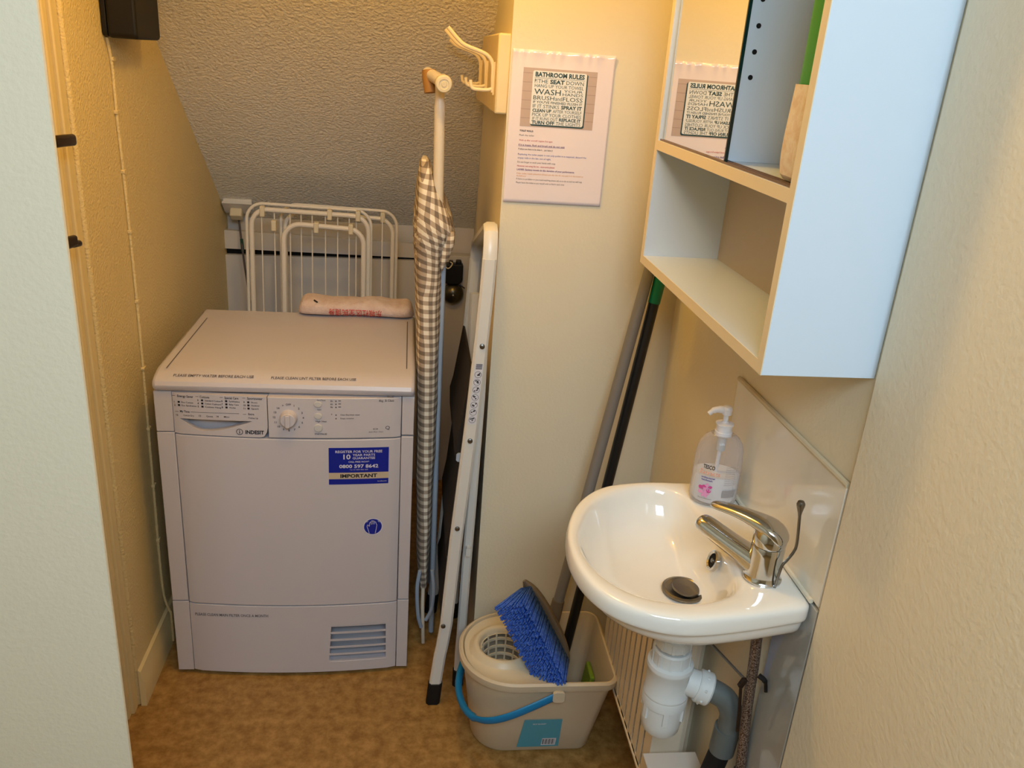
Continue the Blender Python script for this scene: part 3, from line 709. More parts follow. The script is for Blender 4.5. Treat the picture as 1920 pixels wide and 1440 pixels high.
# ------------------------------------------------------------------ coat hooks on the partition's left face
def hooks():
    t = thing('coat_hooks', (0.176, 2.05, 1.55), 'cream triple coat hooks on a painted board beside the poster', 'coat hooks')
    b = MB().prism([(1.812, 1.480), (2.425, 1.480), (2.235, 1.636), (1.812, 1.636)], lambda u, v, w: Vector((w, u, v)), (.163, .1905)).build('board', M_hookboard, t, 0.004, 2)
    for y in (1.855, 2.040, 2.225):
        k = MB().tube(smoothpts([(.1605, y, 1.520), (.1595, y, 1.545), (.1575, y, 1.575), (.148, y, 1.590), (.132, y, 1.598), (.105, y, 1.606), (.092, y, 1.612), (.080, y, 1.622)]+([(.062, y, 1.640)] if y < 2.2 else []), 5), .0042, 10)
        h = k.build('hook', M_hook, t)
        MB().tube(smoothpts([(.160, y, 1.528), (.150, y, 1.5245), (.130, y, 1.524), (.120, y, 1.525), (.1150, y, 1.530), (.1130, y, 1.542)], 5), .0038, 10).build('lower_prong', M_hook, h)
        MB().bar([(.1615, y, 1.515), (.1615, y, 1.580)], .0035, .012, (1, 0, 0), (0, 1, 0)).build('back_plate', M_hook, h)
hooks()

# ------------------------------------------------------------------ laminated poster
def poster():
    t = thing('poster', (0.297, 1.796, 1.455), 'laminated bathroom rules poster on the partition wall', 'poster')
    X0, X1, Z0, Z1 = .1915, .4035, 1.3035, 1.609; Y = 1.7972
    m = MB(); nx, nz = 60, 40; V = []
    for j in range(nz+1):
        row = []
        for i in range(nx+1):
            x = X0+(X1-X0)*i/nx; z = Z0+(Z1-Z0)*j/nz
            k = max(0, (z-1.576)/.033); y = Y-0.0022*k*k*(1+math.sin(x*240+1.5*math.sin(x*90)))
            row.append(m.bm.verts.new((x, y, z)))
        V.append(row)
    for j in range(nz):
        for i in range(nx): m._f([V[j][i], V[j][i+1], V[j+1][i+1], V[j+1][i]])
    sh = m.build('sheet', M_paper, t, recalc=False, angle=None, solid=0.0006)
    # printed picture: grey planks with a white sign
    m = MB(); y1, y2, y3, y4 = Y-.0007, Y-.0009, Y-.0011, Y-.0013
    def R(x0, x1, z0, z1, y, mi): m.mi = mi; m.quad((x0, y, z0), (x1, y, z0), (x1, y, z1), (x0, y, z1))
    R(.216, .3692, 1.4605, 1.575, y1, 0)
    for k in range(6): R(.216, .3692, 1.477+.0175*k, 1.4776+.0175*k, y2, 1)
    sp = rrect(.2375, .3505, 1.4625, 1.5690, .004); m.mi = 2; m._f([m.bm.verts.new((a, y2-.0001, b)) for a, b in sp], False)
    sp = rrect(.2360, .3478, 1.4655, 1.5705, .004); m.mi = 3; m._f([m.bm.verts.new((a, y3, b)) for a, b in sp], False)
    pic = m.build('printed_picture', [M_wood, M_woodline, M_teal, M_signw], sh, recalc=False, angle=None)
    L = MB(); a, b = .2400, .3440; W_ = b-a
    def row(parts, z, h):
        """parts: (text, weight, x0 share, x1 share)"""
        for s, bo, u0, u1 in parts: L.text(s, (a+W_*u0, y4, z), (1, 0, 0), (0, 0, 1), h=h, w=W_*(u1-u0), bold=bo)
    row([('BATHROOM RULES', .04, .01, .99)], 1.5593, .0088)
    L.quad((a, y4, 1.5563), (b, y4, 1.5563), (b, y4, 1.5569), (a, y4, 1.5569))
    row([('P', .02, .005, .035), ('UT', .0, .04, .065), ('THE', .0, .07, .27), ('SEAT', .04, .31, .60), ('DOWN', 0, .635, .985)], 1.5468, .0078)
    row([('HANG UP YOUR TOWEL', .0, .01, .99)], 1.5385, .0066)
    row([('WASH', .005, .01, .54)], 1.5250, .0112); row([('YOUR', 0, .60, .98)], 1.5318, .0050); row([('HANDS', .0, .58, .99)], 1.5248, .0058)
    row([('BRUSH', 0, .0, .42), ('and', 0, .44, .57), ('FLOSS', 0, .59, .99)], 1.5145, .0083)
    row([("IF YOU'VE FINISHED FLUSH IT", .012, .0, .99)], 1.5075, .0050)
    row([('IF IT STINKS', .0, .0, .53), ('SPRAY IT', .035, .57, .99)], 1.4985, .0072)
    row([('CLEAN UP', .035, .0, .38), ('AFTER YOURSELF', .0, .41, .99)], 1.4905, .0062)
    row([('PICK UP YOUR CLOTHES', .0, .0, .99)], 1.4820, .0068)
    row([('IF IT RUNS OUT', .0, .01, .52), ('REPLACE IT', .035, .55, .99)], 1.4745, .0062)
    row([('TURN OFF', .035, .0, .46), ('THE LIGHTS', .0, .49, .99)], 1.4665, .0068)
    L.build('lettering', M_teal, pic, angle=None)
    L = MB()
    for s, z, w, mi, bo in (('TOILET ROLLS:', 1.4500, .029, 0, .03), ('Flush the toilet', 1.4410, .031, 1, 0), ('Wash up after yourself, hygiene first again', 1.4310, .071, 2, .0), ('If it is messy, flush and brush and do not wait', 1.4215, .098, 3, .01),
                            ('If others are there to be done it ... just leave it', 1.4130, .073, 1, 0.01), ('Replacing the toilet paper is not only polite it is required, discard the', 1.4025, .146, 4, .0), ('empty rolls in the bin, out of sight.', 1.3950, .071, 4, .0),
                            ('Do not forget to wash your hands with soap', 1.3865, .081, 1, 0), ('However not using the lot - save some please', 1.3785, .080, 2, .01), ('LADIES: Sanitary towels do the duration of your performance', 1.3710, .123, 3, .015),
                            ('If the toilet needs attention please use the bin do not put it in the bowl or', 1.3630, .144, 5, 0), ('the bathroom', 1.3580, .020, 5, 0), ('If there is a problem or you need anything please ask us to do so and we will help', 1.3515, .142, 1, 0), ('Please leave the toilet as you would wish to find it each time', 1.3440, .104, 1, 0)):
        L.mi = mi; L.text(s, (.2165, y2, z), (1, 0, .0), (0, 0, 1), h=.0036 if mi != 0 else .0034, w=w, bold=bo)
    L.mi = 3; L.quad((.2165, y2, 1.4203), (.3145, y2, 1.4203), (.3145, y2, 1.4208), (.2165, y2, 1.4208))
    L.build('lettering', [M_ink, M_ink2, M_inkred, M_inkpurple, M_inkblue, M_inkorange], sh, angle=None)
poster()

# ------------------------------------------------------------------ bathroom cabinet with sliding mirrors
def cabinet():
    CX0, CX1, CY0, CY1, CZ0, CZ1 = .448, .6045, .960, 1.585, 1.234, 1.86
    t = thing('mirror_cabinet', (.52, 1.27, 1.234), 'white wall cabinet with a sliding mirror above an open shelf', 'cabinet')
    T = .0165
    def panel(name, a, b, **k):
        p = MB().box(a, b).build(name, M_cab, t, .0006)
        return p
    panel('side_panel', (CX0+.001, CY0, CZ0), (CX1, CY0+T, CZ1)); panel('side_panel', (CX0+.001, CY1-T, CZ0), (CX1, CY1, CZ1))
    panel('bottom_panel', (CX0+.001, CY0+T, CZ0), (CX1, CY1-T, CZ0+T)); panel('top_panel', (CX0+.001, CY0+T, CZ1-T), (CX1, CY1-T, CZ1))
    sh = panel('shelf', (CX0+.001, CY0+T, 1.4505), (CX1-.005, CY1-T, 1.4675))
    dv = panel('divider', (CX0+.022, 1.262, 1.4675), (CX1-.005, 1.278, CZ1-T))
    MB().box((CX1-.006, CY0+T, CZ0+T), (CX1-.001, CY1-T, CZ1-T)).build('back_panel', M_cabback, t)
    e = MB()
    for a, b in (((CY0, CZ0), (CY0+T, CZ1)), ((CY1-T, CZ0), (CY1, CZ1)), ((CY0+T, CZ0), (CY1-T, CZ0+T)), ((CY0+T, 1.4505), (CY1-T, 1.4675))): e.box((CX0, a[0], a[1]), (CX0+.0012, b[0], b[1]))
    e.build('edging', M_cabedge, t)
    tr = MB().box((CX0+.004, CY0+T, 1.4675), (CX0+.0065, CY1-T, 1.4705)).box((CX0+.0115, CY0+T, 1.4675), (CX0+.014, CY1-T, 1.4705)).box((CX0+.0185, CY0+T, 1.4675), (CX0+.021, CY1-T, 1.4705)).build('track', M_track, t)
    for nm, x, y0, y1 in (('sliding_mirror', CX0+.007, 1.230, CY1-T-.012), ('sliding_mirror', CX0+.0145, 1.252, CY1-T-.002)):
        g = MB().box((x, y0, 1.4685), (x+.004, y1, CZ1-T-.003)).build(nm, M_mirror, t)
        MB().box((x-.0005, y0-.0035, 1.4685), (x+.0045, y0, CZ1-T-.003)).build('glass_edge', M_glassedge, g)
    for z in (1.588, 1.623, 1.658, 1.693, 1.728, 1.763):
        h = MB().cyl((CX0+.039, 1.2612, z), (CX0+.039, 1.2625, z), .0036, 16)
        h.build('pin_hole', M_gap, dv)
    # bag standing inside the near half
    p = thing('washing_powder_bag', (.51, 1.02, 1.468), 'green topped printed packet standing inside the wall cabinet', 'packet')
    def ring(z, x0, x1, y0, y1): return [(a, b, z) for a, b in rrect(x0, x1, y0, y1, .012, 4)]
    lo = [ring(z, .460-dx, .585, .985, 1.046+dy) for z, dx, dy in ((1.4684, -.004, -.004), (1.475, .002, 0), (1.50, .004, .004), (1.54, .002, .005), (1.585, 0, .004))]
    hi = [ring(z, .464-dx, .585, .985, 1.046+dy) for z, dx, dy in ((1.585, 0, .004), (1.62, 0, .002), (1.68, .002, 0), (1.74, .004, -.008), (1.78, -.002, -.02))]
    MB().loft(lo, True, True, False).build('lower_wrapper', M_packbeige, p, subsurf=1)
    MB().loft(hi, False, True, True).build('upper_wrapper', M_greenpack, p, subsurf=1)
    L = MB()
    for cz_, r in ((1.552, .014), (1.532, .016)):
        for i in range(18):
            a, b = 2*PI*i/24, 2*PI*(i+1)/24; c = Vector((.478, 1.0520, cz_)); P = lambda q2, rr: c+Vector((rr*math.cos(q2)*.8, 0, rr*math.sin(q2)))
            L.quad(P(a, r), P(b, r), P(b, r-.002), P(a, r-.002))
    L.build('swirl_print', M_brownprint, p, recalc=False)
cabinet()

# ------------------------------------------------------------------ splash panel, basin, tap
tag(MB().prism([(0.953, .880), (1.368, .880), (1.368, 1.074), (0.953, 1.078)], lambda u, v, w: Vector((w, u, v)), (.5985, .6048)).build('splashback', M_tile, bevel=.0012), 'glossy cream splashback sheet on the wall behind the basin', 'splashback')
q = MB().tube([(.6005, .953, 1.0795), (.6005, 1.16, 1.0775), (.6005, 1.369, 1.0755)], .0045, 8)
sb = bpy.data.objects['splashback']; q.build('sealant', mat('buff sealant', (208, 192, 160), .4), sb)
q = MB().box((.599, .953, 0.001), (.6048, 1.062, .872)).build('splash_sheet', mat('grey glossy sheet', (176, 172, 164), .1, coat=.5), bevel=.001)
tag(q, 'grey glossy sheet on the wall below the basin', 'wall sheet')

def polar(pts, c, n):
    """radius by angle, linear between measured outline points."""
    P = [Vector((x-c[0], y-c[1])) for x, y in pts]; out = []
    segs = list(zip(P, P[1:]+P[:1]))
    for i in range(n):
        a = 2*PI*i/n; d = Vector((math.cos(a), math.sin(a))); best = None
        for p, q2 in segs:
            e = q2-p; den = d.x*e.y-d.y*e.x
            if abs(den) < 1e-12: continue
            s = (p.x*e.y-p.y*e.x)/den; u = (p.x*d.y-p.y*d.x)/den
            if s > 0 and -1e-9 <= u <= 1+1e-9: best = s if best is None else min(best, s)
        out.append(Vector((c[0]+d.x*(best or .01), c[1]+d.y*(best or .01))))
    return out
def closed_smooth(pts, k=6):
    P = [Vector((x, y, 0)) for x, y in pts]; n = len(P); out = []
    for i in range(n):
        a, b, c, d = P[i-1], P[i], P[(i+1) % n], P[(i+2) % n]
        for j in range(k):
            u = j/k; v = 0.5*((2*b)+(c-a)*u+(2*a-5*b+4*c-d)*u*u+(3*b-a-3*c+d)*u**3); out.append((v.x, v.y))
    return out
def basin():
    t = thing('wash_basin', (.44, 1.14, .73), 'small white ceramic wall basin below the cabinet', 'basin')
    N = 120; C = (.425, 1.145)
    front = smoothpts([(x, y, 0) for x, y in ((.595, 1.350), (.525, 1.341), (.431, 1.336), (.356, 1.318), (.301, 1.262), (.267, 1.180), (.258, 1.098), (.270, 1.027), (.300, .976), (.347, .944), (.405, .931), (.487, .940), (.560, .955), (.592, .962))], 6)
    outer = polar([(p.x, p.y) for p in front]+[(.5985, .966), (.5985, 1.346)], C, N)
    inner = polar(closed_smooth([(.286, 1.165), (.325, 1.252), (.386, 1.303), (.450, 1.318), (.494, 1.295), (.507, 1.232), (.512, 1.154), (.512, 1.060), (.497, 1.012), (.472, .989), (.420, .974), (.347, .992), (.301, 1.040), (.282, 1.100)]), C, N)
    def sc(P, s, ax, z, clampx=None):
        o = []
        for p in P:
            q2 = Vector((ax[0]+(p.x-ax[0])*s, ax[1]+(p.y-ax[1])*s)); o.append(Vector((q2.x, q2.y, z)))
        return o
    WA = (.5985, 1.145)
    mix = lambda a, b, u, z: [Vector((p.x+(q2.x-p.x)*u, p.y+(q2.y-p.y)*u, z)) for p, q2 in zip(a, b)]
    rings = [sc(outer, .16, (.455, 1.13), .706), sc(outer, .22, (.455, 1.13), .735), sc(outer, .50, (.52, 1.14), .772), sc(outer, .74, (.58, 1.14), .798), sc(outer, .86, WA, .811), sc(outer, .90, WA, .815), sc(outer, .930, WA, .824), sc(outer, .945, WA, .838), sc(outer, .950, WA, .8425), sc(outer, .958, WA, .8435),
             sc(outer, .985, WA, .8450), sc(outer, .998, WA, .849), sc(outer, 1.0, WA, .856), sc(outer, 1.0, WA, .866), sc(outer, .994, WA, .8735), mix(outer, inner, .14, .8775), mix(outer, inner, .35, .8790), mix(outer, inner, .70, .8780), mix(outer, inner, .90, .8755),
             sc(inner, .985, C, .8690)]
    D = (.462, 1.130)
    for s, z in ((.955, .856), (.90, .838), (.82, .818), (.68, .800), (.50, .789), (.32, .7835), (.16, .7815)):
        k = (1-s)**1.0
        rings.append([Vector((C[0]+(p.x-C[0])*s+(D[0]-C[0])*k, C[1]+(p.y-C[1])*s+(D[1]-C[1])*k, z)) for p in inner])
    MB().loft(rings, True, True, True).build('bowl', M_ceramic, t, subsurf=1, angle=None)
    # caulk along the wall
    MB().tube([(.5965, .970, .8785), (.5965, 1.345, .8785)], .004, 8).build('sealant', M_caulk, t)
    # waste with raised plug
    w = MB().lathe([(.036, .001), (.0355, .004), (.031, .0052), (.027, .0025), (.022, .0006), (.0005, .0004)], (D[0]+.002, D[1]-.002, .7855), (0, 0, 1), 40).build('waste_ring', M_steel, t)
    MB().lathe([(.004, -.004), (.004, .004), (.021, .0045), (.0235, .0065), (.0225, .0095), (.0005, .011)], (D[0]+.004, D[1]-.003, .7850), (.10, -.05, 1), 36, True).build('plug', M_steel, w, angle=0.5)
    # overflow
    n = Vector((-1, .05, .35)).normalized(); o = Vector((.5010, 1.118, .851))
    ov = MB().lathe([(.0175, -.004), (.0175, .002), (.0145, .003), (.0120, .001), (.0115, -.003)], o, n, 28, True).build('overflow_ring', M_chrome, t)
    MB().lathe([(.0118, 0), (.0005, .0006)], o-n*.002, n, 20).build('overflow_hole', M_gap, ov)
    MB().lathe([(.0042, 0), (.0035, .003), (.0005, .0035)], o-n*.001, n, 14, True).build('overflow_screw', M_steel, ov)
basin()
def tap():
    t = thing('basin_tap', (.545, 1.031, .879), 'chrome mixer tap on the basin ledge with raised lever', 'tap')
    bx, by = .545, 1.031; d = Vector((-.67, .74, 0)).normalized(); sd = Vector((-d.y, d.x, 0)); o = Vector((bx, by, 0))
    b = MB().lathe([(.029, .8785), (.029, .881), (.0265, .8835), (.0255, .890), (.0250, .905), (.0248, .925), (.0250, .934), (.0235, .938), (.018, .940)], (bx, by, 0), (0, 0, 1), 40, True, True)
    bo = b.build('body', M_chrome, t, angle=0.7)
    # spout: flattened tube swelling out of the body
    def sect(c, w, h, tilt):
        f = Vector((d.x*math.cos(tilt), d.y*math.cos(tilt), math.sin(tilt))); upv = Vector((-d.x*math.sin(tilt), -d.y*math.sin(tilt), math.cos(tilt)))
        return [c+sd*w*math.copysign(abs(math.cos(a))**.85, math.cos(a))+upv*h*math.copysign(abs(math.sin(a))**.85, math.sin(a)) for a in [2*PI*j/24 for j in range(24)]]
    rings = []
    for s, z, w, h, tl in ((.000, .898, .0235, .020, .15), (.018, .901, .0215, .0185, .2), (.035, .9060, .0200, .0165, .24), (.060, .9125, .0190, .0150, .24), (.085, .919, .0185, .0142, .24), (.104, .9245, .0178, .0135, .24), (.113, .9270, .0165, .0122, .3), (.1185, .9285, .011, .008, .35), (.1200, .929, .002, .002, .35)):
        rings.append(sect(o+d*s+Vector((0, 0, z)), w, h, tl))
    sp = MB().loft(rings).build('spout', M_chrome, t, subsurf=1, angle=None)
    # dome and lever handle arching over the spout
    MB().lathe([(.0245, .9395), (.0252, .942), (.0252, .950), (.0235, .960), (.018, .967), (.009, .9705), (.0005, .9715)], (bx, by, 0), (0, 0, 1), 36, True).build('cartridge_cap', M_chrome, t)
    rings = []
    for s, z, w, h, tl in ((-.026, .948, .014, .007, 0), (-.016, .9580, .0215, .0105, .4), (.000, .9660, .0235, .0115, .1), (.018, .9680, .0205, .0100, .05), (.040, .9695, .0165, .0080, .0), (.060, .9690, .0145, .0068, -.05), (.080, .9670, .0130, .0060, -.12), (.094, .9650, .0115, .0055, -.18), (.1005, .9640, .007, .0035, -.2), (.1020, .9637, .001, .001, -.2)):
        rings.append(sect(o+d*s+Vector((0, 0, z)), w, h, tl))
    MB().loft(rings).build('lever', M_chrome, t, subsurf=1, angle=None)
    r = MB().tube(smoothpts([(.5535, 1.003, .880), (.5560, 1.000, .918), (.5620, 1.000, .9295), (.5695, 1.000, .944), (.5715, 1.000, .960), (.5660, 1.000, 1.008)], 6), .0022, 10)
    rd = r.build('pull_rod', M_steel, t)
    MB().lathe([(.0022, 0), (.003, .006), (.0058, .017), (.0062, .0205), (.0045, .0245), (.0005, .0255)], (.5662, 1.000, 1.004), (-.10, 0, 1), 20, True).build('rod_knob', M_steel, rd)
tap()

# ------------------------------------------------------------------ hand wash bottle
def soap():
    cx, cy, z0 = .5465, 1.272, .8795
    t = thing('hand_wash_bottle', (cx, cy, z0), 'clear pump bottle of white hand wash with pink flower label', 'soap bottle')
    rx, ry = .0420, .0320
    ang = -0.25
    def ring(k, z, n=36):
        o = []
        for j in range(n):
            a = 2*PI*j/n; u, v = rx*k*math.cos(a), ry*k*math.sin(a)
            o.append(Vector((cx+u*math.cos(ang)-v*math.sin(ang), cy+u*math.sin(ang)+v*math.cos(ang), z0+z)))
        return o
    prof = [(.90, .0), (.97, .003), (1.0, .010), (1.0, .050), (.985, .085), (.95, .100), (.86, .113), (.70, .1235), (.50, .1295)]
    b = MB().loft([ring(k, z) for k, z in prof], True, True, False)
    neck = [ring(.42, .1300), ring(.40, .134)]
    bt = b.build('bottle', M_bottle, t, angle=None)
    MB().loft([ring(k*.955, z) for k, z in ((.85, .003), (.98, .010), (1, .03), (1, .0555), (.05, .056))], True).build('liquid', M_soap, bt, angle=0.6)
    pm = thing_part = MB().lathe([(.0150, .127), (.0150, .134), (.0135, .1345), (.0135, .146), (.0155, .1465), (.0155, .149), (.006, .151), (.0045, .153), (.0045, .164), (.0085, .166), (.0090, .176), (.0070, .180), (.0005, .181)], (cx, cy, z0), (0, 0, 1), 24, True).build('pump', M_pump, t, angle=0.5)
    hd = Vector((-.86, .05, 0)).normalized()
    MB().tube(smoothpts([Vector((cx, cy, z0+.1735)), Vector((cx, cy, z0+.174))+hd*.014, Vector((cx, cy, z0+.1715))+hd*.024, Vector((cx, cy, z0+.165))+hd*.031], 5), [.0065]*6+[.0055]*5+[.0042]*5, 12).build('spout', M_pump, pm)
    MB().tube([(cx, cy, z0+.128), (cx-.002, cy, z0+.05)], .0035, 10).build('dip_tube', M_pump, pm)
    MB().tube([(cx, cy, z0+.128), (cx, cy, z0+.098)], .0078, 12).build('pump_chamber', M_grey_pl, pm)
    # label printing wrapped on the bottle; s = angle round the front, 0 faces the camera
    def wrap(s, z, off=.0006):
        a = -PI/2+s-0.33-ang; k = lerp_table([(p[1], p[0]) for p in prof], z)[0]
        u, v = (rx*k+off)*math.cos(a), (ry*k+off)*math.sin(a)
        return Vector((cx+u*math.cos(ang)-v*math.sin(ang), cy+u*math.sin(ang)+v*math.cos(ang), z0+z))
    L = MB()
    wr = lambda p: wrap(p.x, p.z)
    def TX(s, s0, z, h, w, mi, bo=0.0): L.mi = mi; L.text(s, (s0, 0, z), (1, 0, 0), (0, 0, 1), h=h, w=w, bold=bo, warp=wr)
    TX('TESCO', -.62, .0715, .0075, .52, 0, .03); TX('Extracts', -.72, .0605, .0085, .86, 1, .0); TX('antibacterial', -.62, .0535, .0030, .58, 2, .02); TX('handwash', -.60, .0485, .0034, .48, 2, .02); TX('cherry blossom', -.66, .0135, .0024, .6, 0, 0)
    for k in range(5):
        for s0, z, r, mi in ((-.42, .030, .011, 3), (-.30, .036, .008, 3), (-.36, .023, .007, 4)):
            a = 2*PI*k/5+s0*3; L.mi = mi if k % 2 else 4
            pts = [(s0+math.cos(a+u)*r*v/.036, z+math.sin(a+u)*r*v) for u, v in ((0, .1), (.5, .75), (.15, 1.0), (-.15, 1.0), (-.5, .75))]
            L._f([L.bm.verts.new(wrap(*p)) for p in pts], False)
    for i in range(9):
        L.mi = 5; TX('Directions apply to wet hands and rinse well', .36, .0775-.0042*i, .0024, .62, 5, .0)
    L.mi = 5
    for i in range(6):
        a, b2 = .34+.11*i, .34+.11*(i+1); L.quad(wrap(a, .020), wrap(b2, .020), wrap(b2, .034), wrap(a, .034))
    L.build('printed_label', [M_ink, mat('pale orange print', (236, 150, 120), .5), mat('violet print', (70, 50, 140), .5), M_pink, M_pink2, mat('grey label print', (156, 150, 150), .5)], bt, angle=None, recalc=False)
soap()

# ------------------------------------------------------------------ waste trap, pipes, box, radiator
def trap():
    ax, ay = .4625, 1.127
    t = thing('bottle_trap', (ax, ay, .49), 'white plastic bottle trap and grey elbow under the basin', 'waste trap')
    MB().cyl((ax, ay, .690), (ax, ay, .705), .021).build('tail', M_steel, t)
    def nut(z0, z1, r, name, o=(ax, ay), n=24):
        m = MB().lathe([(r-.002, z0), (r, z0+.003), (r, z1-.003), (r-.003, z1)], (o[0], o[1], 0), (0, 0, 1), 36, True, True)
        for i in range(10):
            a = 2*PI*i/10; p = Vector((o[0]+r*math.cos(a), o[1]+r*math.sin(a), 0))
            m.box((-.0022, -.0012, z0+.002), (.0022, .0018, z1-.003), Matrix.Translation(p) @ Matrix.Rotation(a+PI/2, 4, 'Z'))
        return m.build(name, M_pipewhite, t, angle=0.5)
    nut(.676, .701, .0310, 'top_nut'); nut(.643, .672, .0330, 'lower_nut')
    body = MB().lathe([(.034, .645), (.0395, .643), (.0405, .638), (.0405, .634), (.0380, .630), (.0375, .586), (.0395, .582), (.0395, .578), (.037, .574)], (ax, ay, 0), (0, 0, 1), 40, True, True).build('trap_body', M_pipewhite, t, angle=0.6)
    cup = MB().lathe([(.0385, .579), (.0400, .575), (.0395, .558), (.0365, .555), (.0355, .520), (.0335, .503), (.027, .494), (.015, .490), (.0005, .489)], (ax, ay, 0), (0, 0, 1), 40, True)
    for i in range(6):
        a = 2*PI*i/6+.35; p = Vector((ax+.0365*math.cos(a), ay+.0365*math.sin(a), 0))
        cup.box((-.004, -.003, .532), (.004, .0035, .560), Matrix.Translation(p) @ Matrix.Rotation(a+PI/2, 4, 'Z'))
    cup.build('trap_cup', M_pipewhite, t, angle=0.6)
    od = Vector((.92, -.30, -.24)).normalized(); o = Vector((ax+.030, ay-.008, .607))
    MB().cyl(o, o+od*.036, .0245).build('outlet', M_pipewhite, body)
    on = MB().lathe([(.027, 0), (.029, .003), (.029, .022), (.0265, .025)], o+od*.020, od, 36, True, True)
    for i in range(8):
        a = 2*PI*i/8; q2 = Vector((0, 0, 1)).rotation_difference(od); c = o+od*.032+q2 @ Vector((.029*math.cos(a), .029*math.sin(a), 0))
        on.ball(c, .0026, 8, (1, 1, 1.0))
    on.build('outlet_nut', M_pipewhite, body, angle=0.5)
    s = o+od*.046
    el = smoothpts([s-od*.006, s+od*.008, s+od*.028+Vector((0, 0, -.006)), Vector((.575, 1.095, .555)), Vector((.5765, 1.095, .525)), Vector((.5750, 1.097, .470))], 6)
    MB().tube(el, [.0205]*len(el), 28).build('elbow', M_pipegrey, t, angle=0.7)
    MB().cyl((.5750, 1.097, .520), (.5735, 1.099, .466), .0225, 28).build('elbow_socket', M_pipegrey, t, angle=0.5)
    MB().cyl((.5738, 1.0985, .480), (.556, 1.105, .362), .0190, 28).build('waste_pipe', M_rubber, t)
    # pop-up linkage
    lk = MB().tube([(.484, 1.122, .716), (.497, 1.110, .713)], .0075, 12).build('linkage_seal', M_green, t)
    MB().tube([(.497, 1.110, .713), (.512, 1.096, .708)], .0055, 12).build('linkage_nut', M_black, lk)
    MB().tube([(.505, 1.102, .711), (.555, 1.060, .672), (.562, 1.052, .667)], .0024, 8).build('linkage_rod', M_steel, lk)
    MB().box((-.004, -.004, -.009), (.004, .004, .009), Matrix.Translation((.560, 1.050, .660)) @ Matrix.Rotation(.4, 4, 'Y')).build('linkage_clevis', M_bronze, lk, .001)
trap()
def hoses():
    t = thing('supply_hose', (.585, 1.05, .40), 'tarnished braided supply hose under the right end of the basin', 'hose')
    h = smoothpts([(.566, 1.045, .770), (.571, 1.055, .745), (.578, 1.060, .69), (.583, 1.060, .60), (.588, 1.055, .52), (.590, 1.050, .468)], 8)
    MB().tube(h, .0088, 14).build('braid', M_braid, t)
    MB().lathe([(.0125, 0), (.0125, .03), (.010, .034)], (.590, 1.049, .440), (0, 0, 1), 8, True, True).build('hose_nut', M_steel, t, angle=0.4)
    MB().tube([(.590, 1.049, .445), (.590, 1.049, .30), (.590, 1.049, .002)], .0075, 12).build('copper_pipe', M_bronze, t)
    v = MB().tube([(.560, 1.046, .455), (.592, 1.049, .450)], .0095, 12).build('valve', M_bronze, t)
    MB().lathe([(.010, 0), (.012, .004), (.012, .012), (.004, .014)], (.562, 1.046, .455), (-1, -.1, .05), 12, True, True).build('valve_screw', M_steel, v)
    MB().tube([(.557, 1.049, .66), (.566, 1.052, .60), (.570, 1.052, .555)], .0028, 8).build('spare_rod', M_bronze, t)
    MB().tube(smoothpts([(.583, 1.046, .678), (.592, 1.038, .672), (.5945, 1.033, .655)], 5), [.0045]*6+[.003]*5, 8).build('hook_clamp', M_black, t)
hoses()
bx = thing('pipe_box', (.53, 1.13, 0), 'cream boxing for pipes on the floor under the trap', 'pipe box')
MB().box((.479, 1.075, 0), (.572, 1.198, .350)).build('box', M_rad, bx, .002)
MB().box((.470, 1.070, .350), (.576, 1.204, .357)).build('lid', M_board, bx, .0015)
def radiator():
    t = thing('radiator', (.53, 1.45, .22), 'cream panel radiator with vertical grooves behind the bucket', 'radiator')
    y0, y1, z0, z1 = 1.245, 1.665, .222, .640
    fp = MB().box((.500, y0, z0), (.5025, y0+.040, z1)); k = y0+.049; pitch = .034
    while k < y1-.03:
        fp.box((.500, k, z0), (.5025, k+pitch-.009, z1)); k += pitch
    fp.box((.500, y0, z0), (.5035, y1, z0+.012)).box((.500, y0, z1-.012), (.5035, y1, z1)).box((.5025, y0, z0), (.560, y0+.003, z1))
    fp.build('front_panel', M_rad, t)
    MB().box((.498, y0, z0-.006), (.514, y1, z0+.006)).build('bottom_edge', M_rad, t, .004)
    MB().box((.560, y0+.01, z0), (.575, y1-.01, z1)).build('back_panel', M_rad, t, .003)
    MB().box((.528, y0+.006, z0+.02), (.559, y1-.01, z1-.02)).build('fins', mat('shade toned radiator core', (90, 80, 70), .7), t)  # solid core coloured dark so the slat gaps look shaded
    for y in (y0+.08, y1-.08): MB().box((.574, y-.015, z0+.02), (.606, y+.015, z1-.03)).build('bracket', M_rad, t)
radiator()

